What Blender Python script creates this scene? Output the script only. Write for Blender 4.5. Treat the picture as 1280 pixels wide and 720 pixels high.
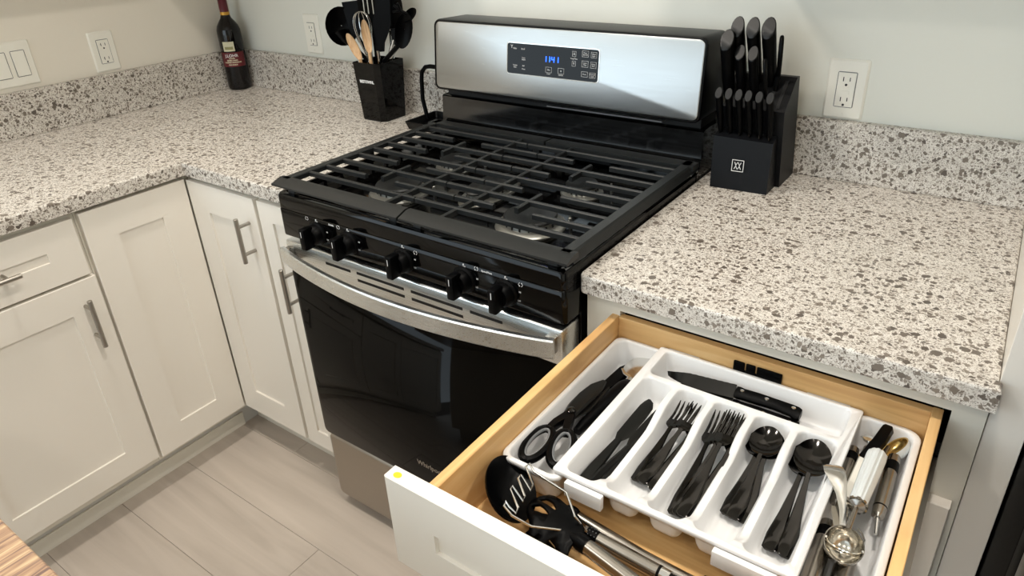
import bpy, bmesh, math, random
from mathutils import Vector, Matrix
R = math.radians
random.seed(7)
for o in list(bpy.data.objects): bpy.data.objects.remove(o)
S = bpy.context.scene
COL = S.collection

# ------------------------------------------------------------------ camera
cd = bpy.data.cameras.new('camera'); cam = bpy.data.objects.new('camera', cd); COL.objects.link(cam); S.camera = cam
PITCH, YAW, ROLL = R(26.8002), R(-35.8017), R(-2.3661)
cd.sensor_width = 36.0; cd.sensor_fit = 'HORIZONTAL'; cd.lens = 878.1575 * 36 / 1280
cd.shift_x = -16.2926 / 1280; cd.shift_y = -34.8815 / 1280; cd.clip_start = .02
Fw = Vector((math.sin(YAW)*math.cos(PITCH), math.cos(YAW)*math.cos(PITCH), -math.sin(PITCH)))
Rt = Vector((math.cos(YAW), -math.sin(YAW), 0)); Up = Rt.cross(Fw)
c_, s_ = math.cos(ROLL), math.sin(ROLL)
R2 = c_*Rt + s_*Up; U2 = -s_*Rt + c_*Up
M = Matrix((R2, U2, -Fw)).transposed().to_4x4(); M.translation = Vector((1.30613, -1.59638, 1.47903)); cam.matrix_world = M

# ------------------------------------------------------------------ world and lights
w = bpy.data.worlds.new('sky'); S.world = w; w.use_nodes = True
bg = w.node_tree.nodes['Background']; bg.inputs['Color'].default_value = (.78, .91, 1, 1); bg.inputs['Strength'].default_value = 2.9
def area(name, loc, size, power, color, rot=(0, 0, 0), shape='DISK', sy=None):
    l = bpy.data.lights.new(name, 'AREA'); l.shape = shape; l.size = size; l.energy = power; l.color = color
    if sy: l.shape = 'RECTANGLE'; l.size_y = sy
    o = bpy.data.objects.new(name, l); o.location = loc; o.rotation_euler = rot; COL.objects.link(o); return o
WARM = (1, .93, .84)
for i, (x, y) in enumerate([(-.1, -1.05), (1.15, -1.05), (-.1, -2.3), (1.15, -2.3), (2.4, -1.05), (2.4, -2.3)]):
    area('recessed_light', (x, y, 2.575), .16, 15 if y > -2 else 6, WARM)
S.view_settings.view_transform = 'Standard'; S.view_settings.look = 'None'
S.view_settings.gamma = 1; S.view_settings.use_curve_mapping = False; S.view_settings.exposure = 0.0

# ------------------------------------------------------------------ materials
MT = {}
def lin(c): return tuple((v/12.92 if v <= .04045 else ((v+.055)/1.055)**2.4) for v in c)
def mat(name, col, rough=.5, metal=0, spec=.5, coat=0, bump=0, bscale=200, emit=None, trans=0, aniso=0):
    m = bpy.data.materials.new(name); m.use_nodes = True; nt = m.node_tree; b = nt.nodes['Principled BSDF']
    b.inputs['Base Color'].default_value = (*lin(col), 1); b.inputs['Roughness'].default_value = rough
    b.inputs['Metallic'].default_value = metal; b.inputs['Specular IOR Level'].default_value = spec
    b.inputs['Coat Weight'].default_value = coat; b.inputs['Coat Roughness'].default_value = .05
    b.inputs['Transmission Weight'].default_value = trans
    if emit: b.inputs['Emission Color'].default_value = (*lin(emit[0]), 1); b.inputs['Emission Strength'].default_value = emit[1]
    tc = nt.nodes.new('ShaderNodeTexCoord'); n = nt.nodes.new('ShaderNodeTexNoise'); n.inputs['Scale'].default_value = bscale
    nt.links.new(tc.outputs['Object'], n.inputs['Vector'])
    rr = nt.nodes.new('ShaderNodeMapRange'); rr.inputs['To Min'].default_value = max(0, rough-.03); rr.inputs['To Max'].default_value = rough+.04
    nt.links.new(n.outputs['Fac'], rr.inputs['Value']); nt.links.new(rr.outputs[0], b.inputs['Roughness'])
    if bump:
        bp = nt.nodes.new('ShaderNodeBump'); bp.inputs['Strength'].default_value = bump; bp.inputs['Distance'].default_value = .0006
        nt.links.new(n.outputs['Fac'], bp.inputs['Height']); nt.links.new(bp.outputs[0], b.inputs['Normal'])
    MT[name] = m; return m
def ramp(nt, fac, stops):
    r = nt.nodes.new('ShaderNodeValToRGB'); e = r.color_ramp.elements
    while len(e) < len(stops): e.new(.5)
    for q, (p, c) in zip(e, stops): q.position = p; q.color = (*lin(c), 1)
    nt.links.new(fac, r.inputs[0]); return r.outputs[0]
def math_(nt, op, a, b=None):
    n = nt.nodes.new('ShaderNodeMath'); n.operation = op
    for i, v in enumerate((a, b)):
        if v is None: continue
        if isinstance(v, (int, float)): n.inputs[i].default_value = v
        else: nt.links.new(v, n.inputs[i])
    return n.outputs[0]
def mixc(nt, f, a, b):
    n = nt.nodes.new('ShaderNodeMix'); n.data_type = 'RGBA'
    nt.links.new(f, n.inputs[0])
    for i, v in ((6, a), (7, b)):
        if isinstance(v, tuple): n.inputs[i].default_value = (*lin(v), 1)
        else: nt.links.new(v, n.inputs[i])
    return n.outputs[2]
def granite():
    m = mat('granite', (.85, .81, .76), .28, spec=.5); nt = m.node_tree; b = nt.nodes['Principled BSDF']
    tc = nt.nodes.new('ShaderNodeTexCoord'); nz = nt.nodes.new('ShaderNodeTexNoise'); nz.inputs['Scale'].default_value = 110; nz.inputs['Detail'].default_value = 3
    nt.links.new(tc.outputs['Object'], nz.inputs['Vector'])
    vm = nt.nodes.new('ShaderNodeVectorMath'); vm.operation = 'MULTIPLY_ADD'; nt.links.new(nz.outputs['Color'], vm.inputs[0]); vm.inputs[1].default_value = (.011, .011, .011)
    nt.links.new(tc.outputs['Object'], vm.inputs[2]); pos = vm.outputs[0]
    n2 = nt.nodes.new('ShaderNodeTexNoise'); n2.inputs['Scale'].default_value = 60; nt.links.new(tc.outputs['Object'], n2.inputs['Vector'])
    base = ramp(nt, n2.outputs['Fac'], [(.3, (.82, .795, .76)), (.7, (.89, .87, .84))])
    col = base
    for sc, size, p, c0, c1 in ((560, .68, .9, (.72, .69, .65), (.58, .545, .505)), (240, .62, 1.2, (.66, .62, .58), (.42, .385, .345)), (118, .56, 1.6, (.56, .52, .475), (.35, .315, .285)), (66, .49, 2.5, (.48, .44, .40), (.35, .315, .285))):
        v = nt.nodes.new('ShaderNodeTexVoronoi'); v.inputs['Scale'].default_value = sc; nt.links.new(pos, v.inputs['Vector'])
        sp = nt.nodes.new('ShaderNodeSeparateColor'); nt.links.new(v.outputs['Color'], sp.inputs[0])
        thr = math_(nt, 'MULTIPLY', math_(nt, 'POWER', sp.outputs[0], p), size)
        d = math_(nt, 'SUBTRACT', thr, v.outputs['Distance'])
        mr = nt.nodes.new('ShaderNodeMapRange'); mr.inputs['From Min'].default_value = -.02; mr.inputs['From Max'].default_value = .03
        nt.links.new(d, mr.inputs['Value'])
        cc = mixc(nt, sp.outputs[1], c0, c1)
        col = mixc(nt, mr.outputs[0], col, cc)
    nt.links.new(col, b.inputs['Base Color']); return m
GR = granite()
def wood(name, c0, c1, c2, axis, scale=(6, 60, 60), rough=.45):
    m = mat(name, c1, rough); nt = m.node_tree; b = nt.nodes['Principled BSDF']
    tc = nt.nodes.new('ShaderNodeTexCoord'); mp = nt.nodes.new('ShaderNodeMapping'); 
    s = [scale[1]]*3; s['xyz'.index(axis)] = scale[0]; mp.inputs['Scale'].default_value = s
    oi = nt.nodes.new('ShaderNodeObjectInfo'); cb = nt.nodes.new('ShaderNodeVectorMath'); cb.operation = 'ADD'
    mu = nt.nodes.new('ShaderNodeVectorMath'); mu.operation = 'SCALE'; mu.inputs['Scale'].default_value = 20
    cx = nt.nodes.new('ShaderNodeCombineXYZ'); 
    for i in range(3): nt.links.new(oi.outputs['Random'], cx.inputs[i])
    nt.links.new(cx.outputs[0], mu.inputs[0]); nt.links.new(tc.outputs['Object'], cb.inputs[0]); nt.links.new(mu.outputs[0], cb.inputs[1])
    nt.links.new(cb.outputs[0], mp.inputs['Vector'])
    n = nt.nodes.new('ShaderNodeTexNoise'); n.inputs['Scale'].default_value = 1; n.inputs['Detail'].default_value = 6; n.inputs['Distortion'].default_value = 1.2
    nt.links.new(mp.outputs[0], n.inputs['Vector'])
    col = ramp(nt, n.outputs['Fac'], [(.32, c0), (.5, c1), (.68, c2)])
    n3 = nt.nodes.new('ShaderNodeTexNoise'); n3.inputs['Scale'].default_value = .25; n3.inputs['Detail'].default_value = 3; nt.links.new(mp.outputs[0], n3.inputs['Vector'])
    hs = nt.nodes.new('ShaderNodeHueSaturation'); nt.links.new(col, hs.inputs['Color'])
    mr = nt.nodes.new('ShaderNodeMapRange'); mr.inputs['To Min'].default_value = .86; mr.inputs['To Max'].default_value = 1.12; nt.links.new(n3.outputs['Fac'], mr.inputs['Value']); nt.links.new(mr.outputs[0], hs.inputs['Value'])
    nt.links.new(hs.outputs[0], b.inputs['Base Color']); return m
wood('maple_y', (.80, .62, .40), (.86, .69, .46), (.90, .75, .53), 'y', (3, 40))
wood('maple_x', (.80, .62, .40), (.86, .69, .46), (.90, .75, .53), 'x', (3, 40))
wood('plank', (.70, .655, .61), (.735, .69, .645), (.76, .715, .67), 'x', (1.6, 18), .42)
wood('spoon_wood', (.68, .53, .37), (.76, .62, .46), (.82, .70, .55), 'z', (15, 120))
wood('butcher', (.42, .33, .31), (.66, .53, .42), (.80, .69, .55), 'y', (7, 150), .3)
mat('white_paint', (.915, .89, .85), .38, bump=.12, bscale=60)
mat('frame_paint', (.88, .86, .81), .4)
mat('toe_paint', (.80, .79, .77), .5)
mat('wall_paint', (.90, .875, .825), .62, bump=.3, bscale=140)
mat('wall_paint_back', (.885, .885, .85), .62, bump=.3, bscale=140)
mat('ceiling_paint', (.92, .91, .88), .8)
mat('black_gloss', (.012, .011, .010), .07, spec=.26)
mat('black_glass', (.03, .027, .023), .03, spec=.13)
mat('black_satin', (.014, .015, .017), .30, spec=.2)
mat('iron', (.10, .108, .11), .42, spec=.4, bump=.35, bscale=900)
mat('black_plastic', (.010, .011, .014), .38, spec=.08)
mat('block_black', (.02, .025, .038), .45, spec=.22)
mat('cap_grey', (.035, .04, .045), .36, spec=.3)
mat('black_enamel', (.01, .01, .01), .10, spec=.7, coat=.3)
mat('gray_plastic', (.42, .43, .44), .4)
mat('white_plastic', (.885, .885, .885), .30, spec=.4)
mat('plate_white', (.93, .92, .88), .3)
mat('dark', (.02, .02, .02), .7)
mat('dark_print', (.12, .12, .12), .6)
mat('joint_dark', (.28, .24, .21), .8)
mat('brushed_dark', (.62, .60, .57), .25, metal=1)
mat('nickel', (.66, .64, .61), .30, metal=1)
mat('chrome', (.86, .86, .85), .16, metal=1)
mat('black_steel', (.22, .215, .21), .10, metal=1)
mat('black_knife', (.12, .12, .115), .30, metal=.6, spec=.3)
mat('aluminium', (.62, .62, .60), .38, metal=.9)
mat('gold_inner', (.80, .68, .42), .25, metal=.9)
mat('bowl_steel', (.74, .72, .68), .18, metal=1)
mat('bottle_glass', (.015, .006, .008), .05, spec=.4)
mat('foil', (.36, .08, .13), .35)
mat('label_red', (.36, .05, .08), .45)
mat('gold', (.82, .62, .25), .35, metal=.5)
mat('label_cream', (.84, .82, .70), .5)
mat('label_hill', (.58, .56, .38), .5)
mat('print_white', (.88, .88, .88), .5)
mat('sticker_yellow', (.83, .76, .13), .5)
mat('display_glass', (.015, .015, .017), .05, spec=.22)
mat('digit_blue', (.15, .35, 1), .5, emit=((.12, .35, 1), 5))
mat('white_handle', (.82, .84, .84), .3)
mat('fridge_steel', (.52, .51, .50), .35, metal=1)
mat('gasket', (.45, .45, .45), .5)
mat('matte_black', (.006, .006, .006), .6, spec=.1)
mat('orange', (.75, .45, .25), .5)
def brushed(name, col, axis, rough=.3):
    m = mat(name, col, rough, metal=1); nt = m.node_tree; b = nt.nodes['Principled BSDF']
    tc = nt.nodes.new('ShaderNodeTexCoord'); mp = nt.nodes.new('ShaderNodeMapping'); s = [900]*3; s['xyz'.index(axis)] = 9; mp.inputs['Scale'].default_value = s
    nt.links.new(tc.outputs['Object'], mp.inputs['Vector']); n = nt.nodes.new('ShaderNodeTexNoise'); n.inputs['Scale'].default_value = 1; n.inputs['Detail'].default_value = 3
    nt.links.new(mp.outputs[0], n.inputs['Vector'])
    mr = nt.nodes.new('ShaderNodeMapRange'); mr.inputs['To Min'].default_value = rough-.08; mr.inputs['To Max'].default_value = rough+.12; nt.links.new(n.outputs['Fac'], mr.inputs['Value']); nt.links.new(mr.outputs[0], b.inputs['Roughness'])
    bp = nt.nodes.new('ShaderNodeBump'); bp.inputs['Strength'].default_value = .06; bp.inputs['Distance'].default_value = .0004; nt.links.new(n.outputs['Fac'], bp.inputs['Height']); nt.links.new(bp.outputs[0], b.inputs['Normal'])
brushed('stainless', (.88, .89, .89), 'x', .27)
brushed('stainless_panel', (.70, .71, .71), 'x', .30)
brushed('stainless_drawer', (.66, .63, .59), 'x', .36)

# ------------------------------------------------------------------ mesh builder
class MB:
    def __init__(s): s.bm = bmesh.new(); s.mi = 0
    def _f(s, vs):
        try: f = s.bm.faces.new(vs); f.material_index = s.mi; return f
        except ValueError: return None
    def box(s, x0, x1, y0, y1, z0, z1, bev=0, seg=2, mtx=None):
        P = [(x, y, z) for x in (x0, x1) for y in (y0, y1) for z in (z0, z1)]
        V = [s.bm.verts.new(p) for p in P]
        fs = [s._f([V[i] for i in q]) for q in ((0, 1, 3, 2), (4, 6, 7, 5), (0, 4, 5, 1), (2, 3, 7, 6), (0, 2, 6, 4), (1, 5, 7, 3))]
        vs = V
        if bev:
            ed = list({e for f in fs for e in f.edges})
            r = bmesh.ops.bevel(s.bm, geom=ed, offset=bev, segments=seg, affect='EDGES', profile=.5)
            vs = list({v for f in r['faces'] for v in f.verts} | {v for v in V if v.is_valid})
            for f in r['faces']: f.material_index = s.mi
        if mtx is not None: bmesh.ops.transform(s.bm, matrix=mtx, verts=vs)
        return s
    def loft(s, loops, cap0=True, cap1=True, close=False):
        L = [[s.bm.verts.new(p) for p in lp] for lp in loops]; n = len(L[0])
        for a, b in zip(L, L[1:] + ([L[0]] if close else [])):
            for i in range(n): s._f((a[i], a[(i+1) % n], b[(i+1) % n], b[i]))
        if not close:
            if cap0: s._f(L[0][::-1])
            if cap1: s._f(L[-1])
        return s
    def prism(s, axis, poly, a0, a1):
        def mk(a):
            return [{'x': (a, p, q), 'y': (p, a, q), 'z': (p, q, a)}[axis] for p, q in poly]
        return s.loft([mk(a0), mk(a1)])
    def tube(s, pts, r, seg=8, closed=False, sq=1, cap=True):
        pts = [Vector(p) for p in pts]; n = len(pts); rs = r if isinstance(r, (list, tuple)) else [r]*n
        loops = []; up = Vector((0, 0, 1)); prev = None
        for i, p in enumerate(pts):
            a = pts[(i-1) % n] if closed or i else pts[0]; b = pts[(i+1) % n] if closed or i < n-1 else pts[-1]
            t = (b-a).normalized()
            if prev is None:
                x = t.cross(up)
                if x.length < 1e-3: x = t.cross(Vector((0, 1, 0)))
            else: x = prev - t*prev.dot(t)
            x.normalize(); prev = x.copy(); y = t.cross(x)
            loops.append([p + rs[i]*(math.cos(2*math.pi*k/seg)*x + sq*math.sin(2*math.pi*k/seg)*y) for k in range(seg)])
        return s.loft(loops, cap, cap, closed)
    def cyl(s, p0, p1, r0, r1=None, seg=20):
        return s.tube([p0, p1], [r0, r0 if r1 is None else r1], seg)
    def lathe(s, prof, c=(0, 0, 0), seg=24, axis='z', sx=1, sy=1):
        loops = []
        for r, z in prof:
            lp = []
            for k in range(seg):
                u, v = sx*r*math.cos(2*math.pi*k/seg), sy*r*math.sin(2*math.pi*k/seg)
                lp.append({'z': (c[0]+u, c[1]+v, c[2]+z), 'y': (c[0]+u, c[1]+z, c[2]+v), 'x': (c[0]+z, c[1]+u, c[2]+v)}[axis])
            loops.append(lp)
        return s.loft(loops)
    def strip(s, pts, widths, th):
        # flat bar along pts (x,y,z), width in x direction perpendicular in plan
        L = []
        n = len(pts)
        for i, p in enumerate(pts):
            a = Vector(pts[max(0, i-1)]); b = Vector(pts[min(n-1, i+1)]); t = (b-a); pr = Vector((t.y, -t.x, 0)); pr.normalize()
            h = widths[i]/2; p = Vector(p); tt = th if not isinstance(th, (list, tuple)) else th[i]; u = Vector((0, 0, tt/2)); e = .75
            L.append([p-pr*h, p-pr*h*e+u, p+pr*h*e+u, p+pr*h, p+pr*h*e-u, p-pr*h*e-u])
        return s.loft(L)
    def build(s, name, mats, parent=None, angle=35, smooth=True, kind=None, label=None, mtx=None):
        bmesh.ops.recalc_face_normals(s.bm, faces=s.bm.faces)
        if mtx is not None: s.bm.transform(mtx)
        me = bpy.data.meshes.new(name)
        off = parent_world(parent) if parent is not None else None
        if off is not None: bmesh.ops.translate(s.bm, verts=s.bm.verts, vec=-off)
        s.bm.to_mesh(me); s.bm.free()
        for m in ([mats] if isinstance(mats, str) else mats): me.materials.append(MT[m])
        if smooth:
            me.polygons.foreach_set('use_smooth', [True]*len(me.polygons)); me.set_sharp_from_angle(angle=R(angle))
        o = bpy.data.objects.new(name, me); COL.objects.link(o)
        if parent is not None: o.parent = parent
        if kind: o['kind'] = kind
        if label: o['label'] = label
        return o
def parent_world(p):
    v = Vector((0, 0, 0))
    while p is not None: v += Vector(p.location) ; p = p.parent
    return v
def thing(name, loc, label, cat, group=None):
    o = bpy.data.objects.new(name, None); COL.objects.link(o); o.location = loc; o.empty_display_size = .05
    return tag(o, label, cat, group)
def tag(o, label, cat, group=None):
    o['label'] = label; o['category'] = cat
    if group: o['group'] = group
    return o
def rrect(x0, x1, y0, y1, r, z, n=5):
    P = []
    for cx, cy, a in ((x1-r, y1-r, 0), (x0+r, y1-r, 90), (x0+r, y0+r, 180), (x1-r, y0+r, 270)):
        for k in range(n+1):
            t = R(a + 90*k/n); P.append((cx+r*math.cos(t), cy+r*math.sin(t), z))
    return P
def swapxz(pts, y): return [(p[0], y, p[1]) for p in pts]
def text(body, size, mats, parent, M4, name='lettering', depth=.0003, align='CENTER', wrap=None, xs=1.0, bold=0):
    c = bpy.data.curves.new(name, 'FONT'); c.body = body; c.size = size; c.align_x = align; c.align_y = 'CENTER'; c.extrude = depth; c.offset = bold; c.resolution_u = 2
    t = bpy.data.objects.new(name, c); COL.objects.link(t); dg = bpy.context.evaluated_depsgraph_get()
    me = bpy.data.meshes.new_from_object(t.evaluated_get(dg)); bpy.data.objects.remove(t)
    for v in me.vertices:
        v.co.x *= xs
        if wrap: v.co = wrap(v.co)
    me.transform(M4); off = parent_world(parent); me.transform(Matrix.Translation(-off))
    me.materials.clear(); me.materials.append(MT[mats])
    o = bpy.data.objects.new(name, me); COL.objects.link(o); o.parent = parent; return o
def face_front(x, y, z, tilt=0):   # text standing up facing -y
    return Matrix.Translation((x, y, z)) @ Matrix.Rotation(R(90)+tilt, 4, 'X')
def circle(cx, cz, r, n=20): return [(cx+r*math.cos(2*math.pi*k/n), cz+r*math.sin(2*math.pi*k/n)) for k in range(n)]

# ------------------------------------------------------------------ dimensions
XW = -1.1255            # left wall
XLC = -.440; D = .6855  # front edges of the left counters
CT, CTH = .914, .0357
XD, YD = -.4516, -.6805 # door planes
YF = -.661              # face frame plane
W = .756; XR = 1.3745

# ------------------------------------------------------------------ setting
fl = bpy.data.objects.new('floor', None)
b = MB(); b.box(XW, 3.6, -5.2, 0, -.03, -.0025); fl = b.build('floor', 'joint_dark', kind='structure')
rows = [(-.66, -.867), (-.869, -1.069), (-1.071, -1.271)]
seamx = {0: -.272, 1: .082, 2: -.62}
y = -.46
planks = []
ys = [(-.459, -.667)] + [(-.669-.202*k, -.669-.202*k-.200) for k in range(0, 12)]
for k, (y0, y1) in enumerate(ys):
    y0 += .0006; y1 -= .0006
    off = {0: -.272, 1: .62, 2: .082, 3: .62}.get(k, random.uniform(-.6, .6))
    x = off - 1.2
    while x > -.55: x -= 1.2
    while x < 3.2:
        a, c = max(x, -.55), min(x+1.199, 3.3)
        if c-a > .02:
            MB().box(a, c, y1, y0, -.0025, 0, bev=.0006, seg=1).build('plank', 'plank', fl)
        x += 1.2
MB().box(XW-.12, XW, -1.86, .12, 0, 2.6).build('wall_left', 'wall_paint', kind='structure')
MB().box(XW, 3.6, 0, .12, 0, 2.6).build('wall_back', 'wall_paint_back', kind='structure')
MB().box(3.6, 3.72, -5.2, .12, 0, 2.6).build('wall_right', 'wall_paint_back', kind='structure')
MB().box(1.3, 3.6, -5.32, -5.2, 0, 2.6).build('wall_front', 'wall_paint', kind='structure')
MB().box(XW-.12, 3.72, -5.32, .12, 2.6, 2.7).build('ceiling', 'ceiling_paint', kind='structure')

# ------------------------------------------------------------------ countertops
def round_top_box(b, x0, x1, y0, y1, z0, z1, r=.004): b.box(x0, x1, y0, y1, z0, z1, bev=r, seg=3)
ct = thing('countertop', (-.8, -.35, CT), 'speckled white granite L-shaped countertop in the corner left of the range', 'countertop')
b = MB()
poly = [(XW, 0-.0), (XW, -2.60), (XLC, -2.60), (XLC, -D), (-.004, -D), (-.004, 0)]
def slab(poly, z0, z1, r=.004):
    P = poly
    cx = []
    def inset(d):
        out = []; n = len(P)
        for i in range(n):
            a, p, c = Vector(P[i-1]), Vector(P[i]), Vector(P[(i+1) % n])
            e1 = (p-a).normalized(); e2 = (c-p).normalized(); n1 = Vector((-e1.y, e1.x)); n2 = Vector((-e2.y, e2.x))
            k = 1/(1+n1.dot(n2)); out.append(p + (n1+n2)*k*d)
        return out
    loops = []
    for d, z in ((r*.3, z0), (0, z0+r*.3), (0, z1-r), (r*.3, z1-r*.3), (r, z1)):
        loops.append([(p[0], p[1], z) for p in inset(d)])
    return loops
b.loft(slab(poly, CT-CTH, CT)); b.build('slab', 'granite', ct, angle=20)
MB().box(XW, XW+.02, -1.858, -.0, CT, CT+.130, bev=.0015, seg=1).build('backsplash', 'granite', ct)
MB().box(XW+.02, -.004, -.02, 0, CT, CT+.130, bev=.0015, seg=1).build('backsplash', 'granite', ct)
cr = thing('countertop', (1.06, -.35, CT), 'speckled white granite countertop above the open drawer', 'countertop')
b = MB()
pts = [(W+.004, 0)] 
pr = .012
pts += [(W+.004+pr-pr*math.cos(R(a)), -D+pr-pr*math.sin(R(a))) for a in (0, 30, 60, 90)]
pts += [(XR+.001, -D), (XR+.001, -.662), (1.3715, -.662), (1.3715, 0)]
b.loft(slab(pts, CT-CTH, CT)); b.build('slab', 'granite', cr, angle=20)
MB().box(W+.004, 1.3715, -.02, 0, CT, CT+.130, bev=.0015, seg=1).build('backsplash', 'granite', cr)

# ------------------------------------------------------------------ cabinets
def shaker(name, plane, u0, u1, v0, v1, rl, rr, rb, rt, parent, th=.019, rec=.0055):
    """door front: frame of four rails with a recessed panel. plane: ('x', front coord) or ('y', front coord) with thickness going back"""
    ax, f = plane
    sgn = -1 if ax == 'x' else 1
    def P(u, v, d):
        return (f+sgn*d, u, v) if ax == 'x' else (u, f+sgn*d, v)
    b = MB(); e = .0012
    def lp(a0, a1, c0, c1, d): return [P(a0, c0, d), P(a1, c0, d), P(a1, c1, d), P(a0, c1, d)]
    loops = [lp(u0, u1, v0, v1, th), lp(u0, u1, v0, v1, e), lp(u0+e, u1-e, v0+e, v1-e, 0), lp(u0+rl, u1-rr, v0+rb, v1-rt, 0), lp(u0+rl+.0005, u1-rr-.0005, v0+rb+.0005, v1-rt-.0005, rec)]
    b.loft(loops, True, False); d = b.build(name, 'white_paint', parent, smooth=False)
    b = MB(); b.loft([lp(u0+rl+.0005, u1-rr-.0005, v0+rb+.0005, v1-rt-.0005, rec), lp(u0+rl+.0005, u1-rr-.0005, v0+rb+.0005, v1-rt-.0005, rec+.005)])
    b.build('recessed_panel', 'white_paint', d, smooth=False)
    return d
def bar_handle(parent, c, along, out, L, gap=.035, hole=.62, r=.0058):
    c = Vector(c); al = Vector(along); o = Vector(out); b = MB()
    m = c + o*gap
    b.tube([m-al*L/2, m-al*(L/2-.001), m+al*(L/2-.001), m+al*L/2], [r*.85, r, r, r*.85], 14)
    for s in (-1, 1): b.tube([c+al*s*L*hole/2, m+al*s*L*hole/2], r*.8, 10)
    return b.build('handle', 'nickel', parent)
# left run cabinet A
ca = thing('base_cabinet', (-.78, -1.18, 0), 'white cabinet with one drawer over one door on the left run beside the wooden table', 'cabinet')
MB().box(XW+.002, XD-.0195, -1.395, -.960, .10, .8775).build('body', 'frame_paint', ca, smooth=False)
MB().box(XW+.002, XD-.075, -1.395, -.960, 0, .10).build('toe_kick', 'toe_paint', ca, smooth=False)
d = shaker('drawer_front', ('x', XD), -1.392, -.9705, .716, .861, .0745, .0745, .0605, .0605, ca)
bar_handle(d, (XD, -1.185, .787), (0, 1, 0), (1, 0, 0), .135)
d = shaker('door', ('x', XD), -1.392, -.9630, .125, .7085, .0745, .0765, .0715, .0805, ca)
bar_handle(d, (XD, -1.0075, .601), (0, 0, 1), (1, 0, 0), .132)
# cabinet further left, out of the frame mostly
cz = thing('base_cabinet', (-.78, -1.62, 0), 'white cabinet at the end of the left run behind the wooden table', 'cabinet')
MB().box(XW+.002, XD-.0195, -2.59, -1.396, .10, .8775).build('body', 'frame_paint', cz, smooth=False)
MB().box(XW+.002, XD-.075, -2.59, -1.396, 0, .10).build('toe_kick', 'toe_paint', cz, smooth=False)
shaker('door', ('x', XD), -1.846, -1.399, .125, .861, .075, .075, .0715, .0805, cz); shaker('door', ('x', XD), -2.586, -1.850, .125, .861, .075, .075, .0715, .0805, cz)
MB().box(XD-.075, XD-.069, -2.59, -.661, 0, .048, bev=.001, seg=1).build('trim_1', 'frame_paint', None, kind='structure')
MB().box(XD-.069, -.004, YF+.049, YF+.055, 0, .048, bev=.001, seg=1).build('trim_2', 'frame_paint', None, kind='structure')
# corner cabinet
cc = thing('corner_cabinet', (-.8, -.45, 0), 'white corner cabinet with two door leaves meeting at the inside corner', 'cabinet')
b = MB(); P = [(XW+.002, -.001), (XW+.002, -.959), (XD-.0195, -.959), (XD-.0195, YF), (-.157, YF), (-.157, -.001)]
b.prism('z', P, .10, .8775); b.build('body', 'frame_paint', cc, smooth=False)
b = MB(); P = [(XW+.002, -.001), (XW+.002, -.959), (XD-.075, -.959), (XD-.075, YF+.055), (-.157, YF+.055), (-.157, -.001)]
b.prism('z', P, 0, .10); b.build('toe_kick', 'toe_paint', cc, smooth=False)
shaker('door', ('x', XD), -.9550, -.6835, .118, .8665, .0755, .0800, .0760, .0795, cc)
d = shaker('door', ('y', YD), XD+.0015, -.1655, .118, .8645, .0765, .0730, .0840, .0795, cc)
bar_handle(d, (-.199, YD, .757), (0, 0, 1), (0, -1, 0), .122)
# narrow cabinet
cn = thing('base_cabinet', (-.08, -.4, 0), 'narrow white cabinet between the corner cabinet and the range', 'cabinet')
MB().box(-.156, -.004, YF, -.001, .10, .8775).build('body', 'frame_paint', cn, smooth=False)
MB().box(-.156, -.004, YF+.055, -.001, 0, .10).build('toe_kick', 'toe_paint', cn, smooth=False)
d = shaker('door', ('y', YD), -.1515, -.006, .118, .8645, .0500, .0500, .0560, .0500, cn)
bar_handle(d, (-.056, YD, .655), (0, 0, 1), (0, -1, 0), .122)
# right cabinet (hollow opening for the drawer)
cb = thing('base_cabinet', (1.06, -.4, 0), 'white cabinet right of the range whose top drawer is pulled out', 'cabinet')
x0, x1 = .764, 1.3705; ox0, ox1, oz0, oz1 = .829, 1.331, .737, .849
b = MB()
b.box(x0, ox0, YF, YF+.02, .10, .8775); b.box(ox1, x1, YF, YF+.02, .10, .8775)
b.box(ox0, ox1, YF, YF+.02, oz1, .8775); b.box(ox0, ox1, YF, YF+.02, .70, oz0)
b.build('face_frame', 'frame_paint', cb, smooth=False)
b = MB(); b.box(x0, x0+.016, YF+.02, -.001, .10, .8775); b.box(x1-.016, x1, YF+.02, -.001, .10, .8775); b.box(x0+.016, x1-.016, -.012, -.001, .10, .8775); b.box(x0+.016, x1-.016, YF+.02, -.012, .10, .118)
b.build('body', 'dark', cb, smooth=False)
b = MB(); b.box(1.3225, 1.3305, YF+.003, -.2, .748, .79); b.cyl((1.3225, YF+.012, .757), (1.3195, YF+.012, .757), .003); b.build('slide_rail', 'black_satin', cb)
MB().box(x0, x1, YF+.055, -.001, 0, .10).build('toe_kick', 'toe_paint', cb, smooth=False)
shaker('door', ('y', YD), .775, 1.062, .118, .7015, .072, .072, .075, .0745, cb)
shaker('door', ('y', YD), 1.066, 1.3615, .118, .7015, .072, .062, .075, .0745, cb)
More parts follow.
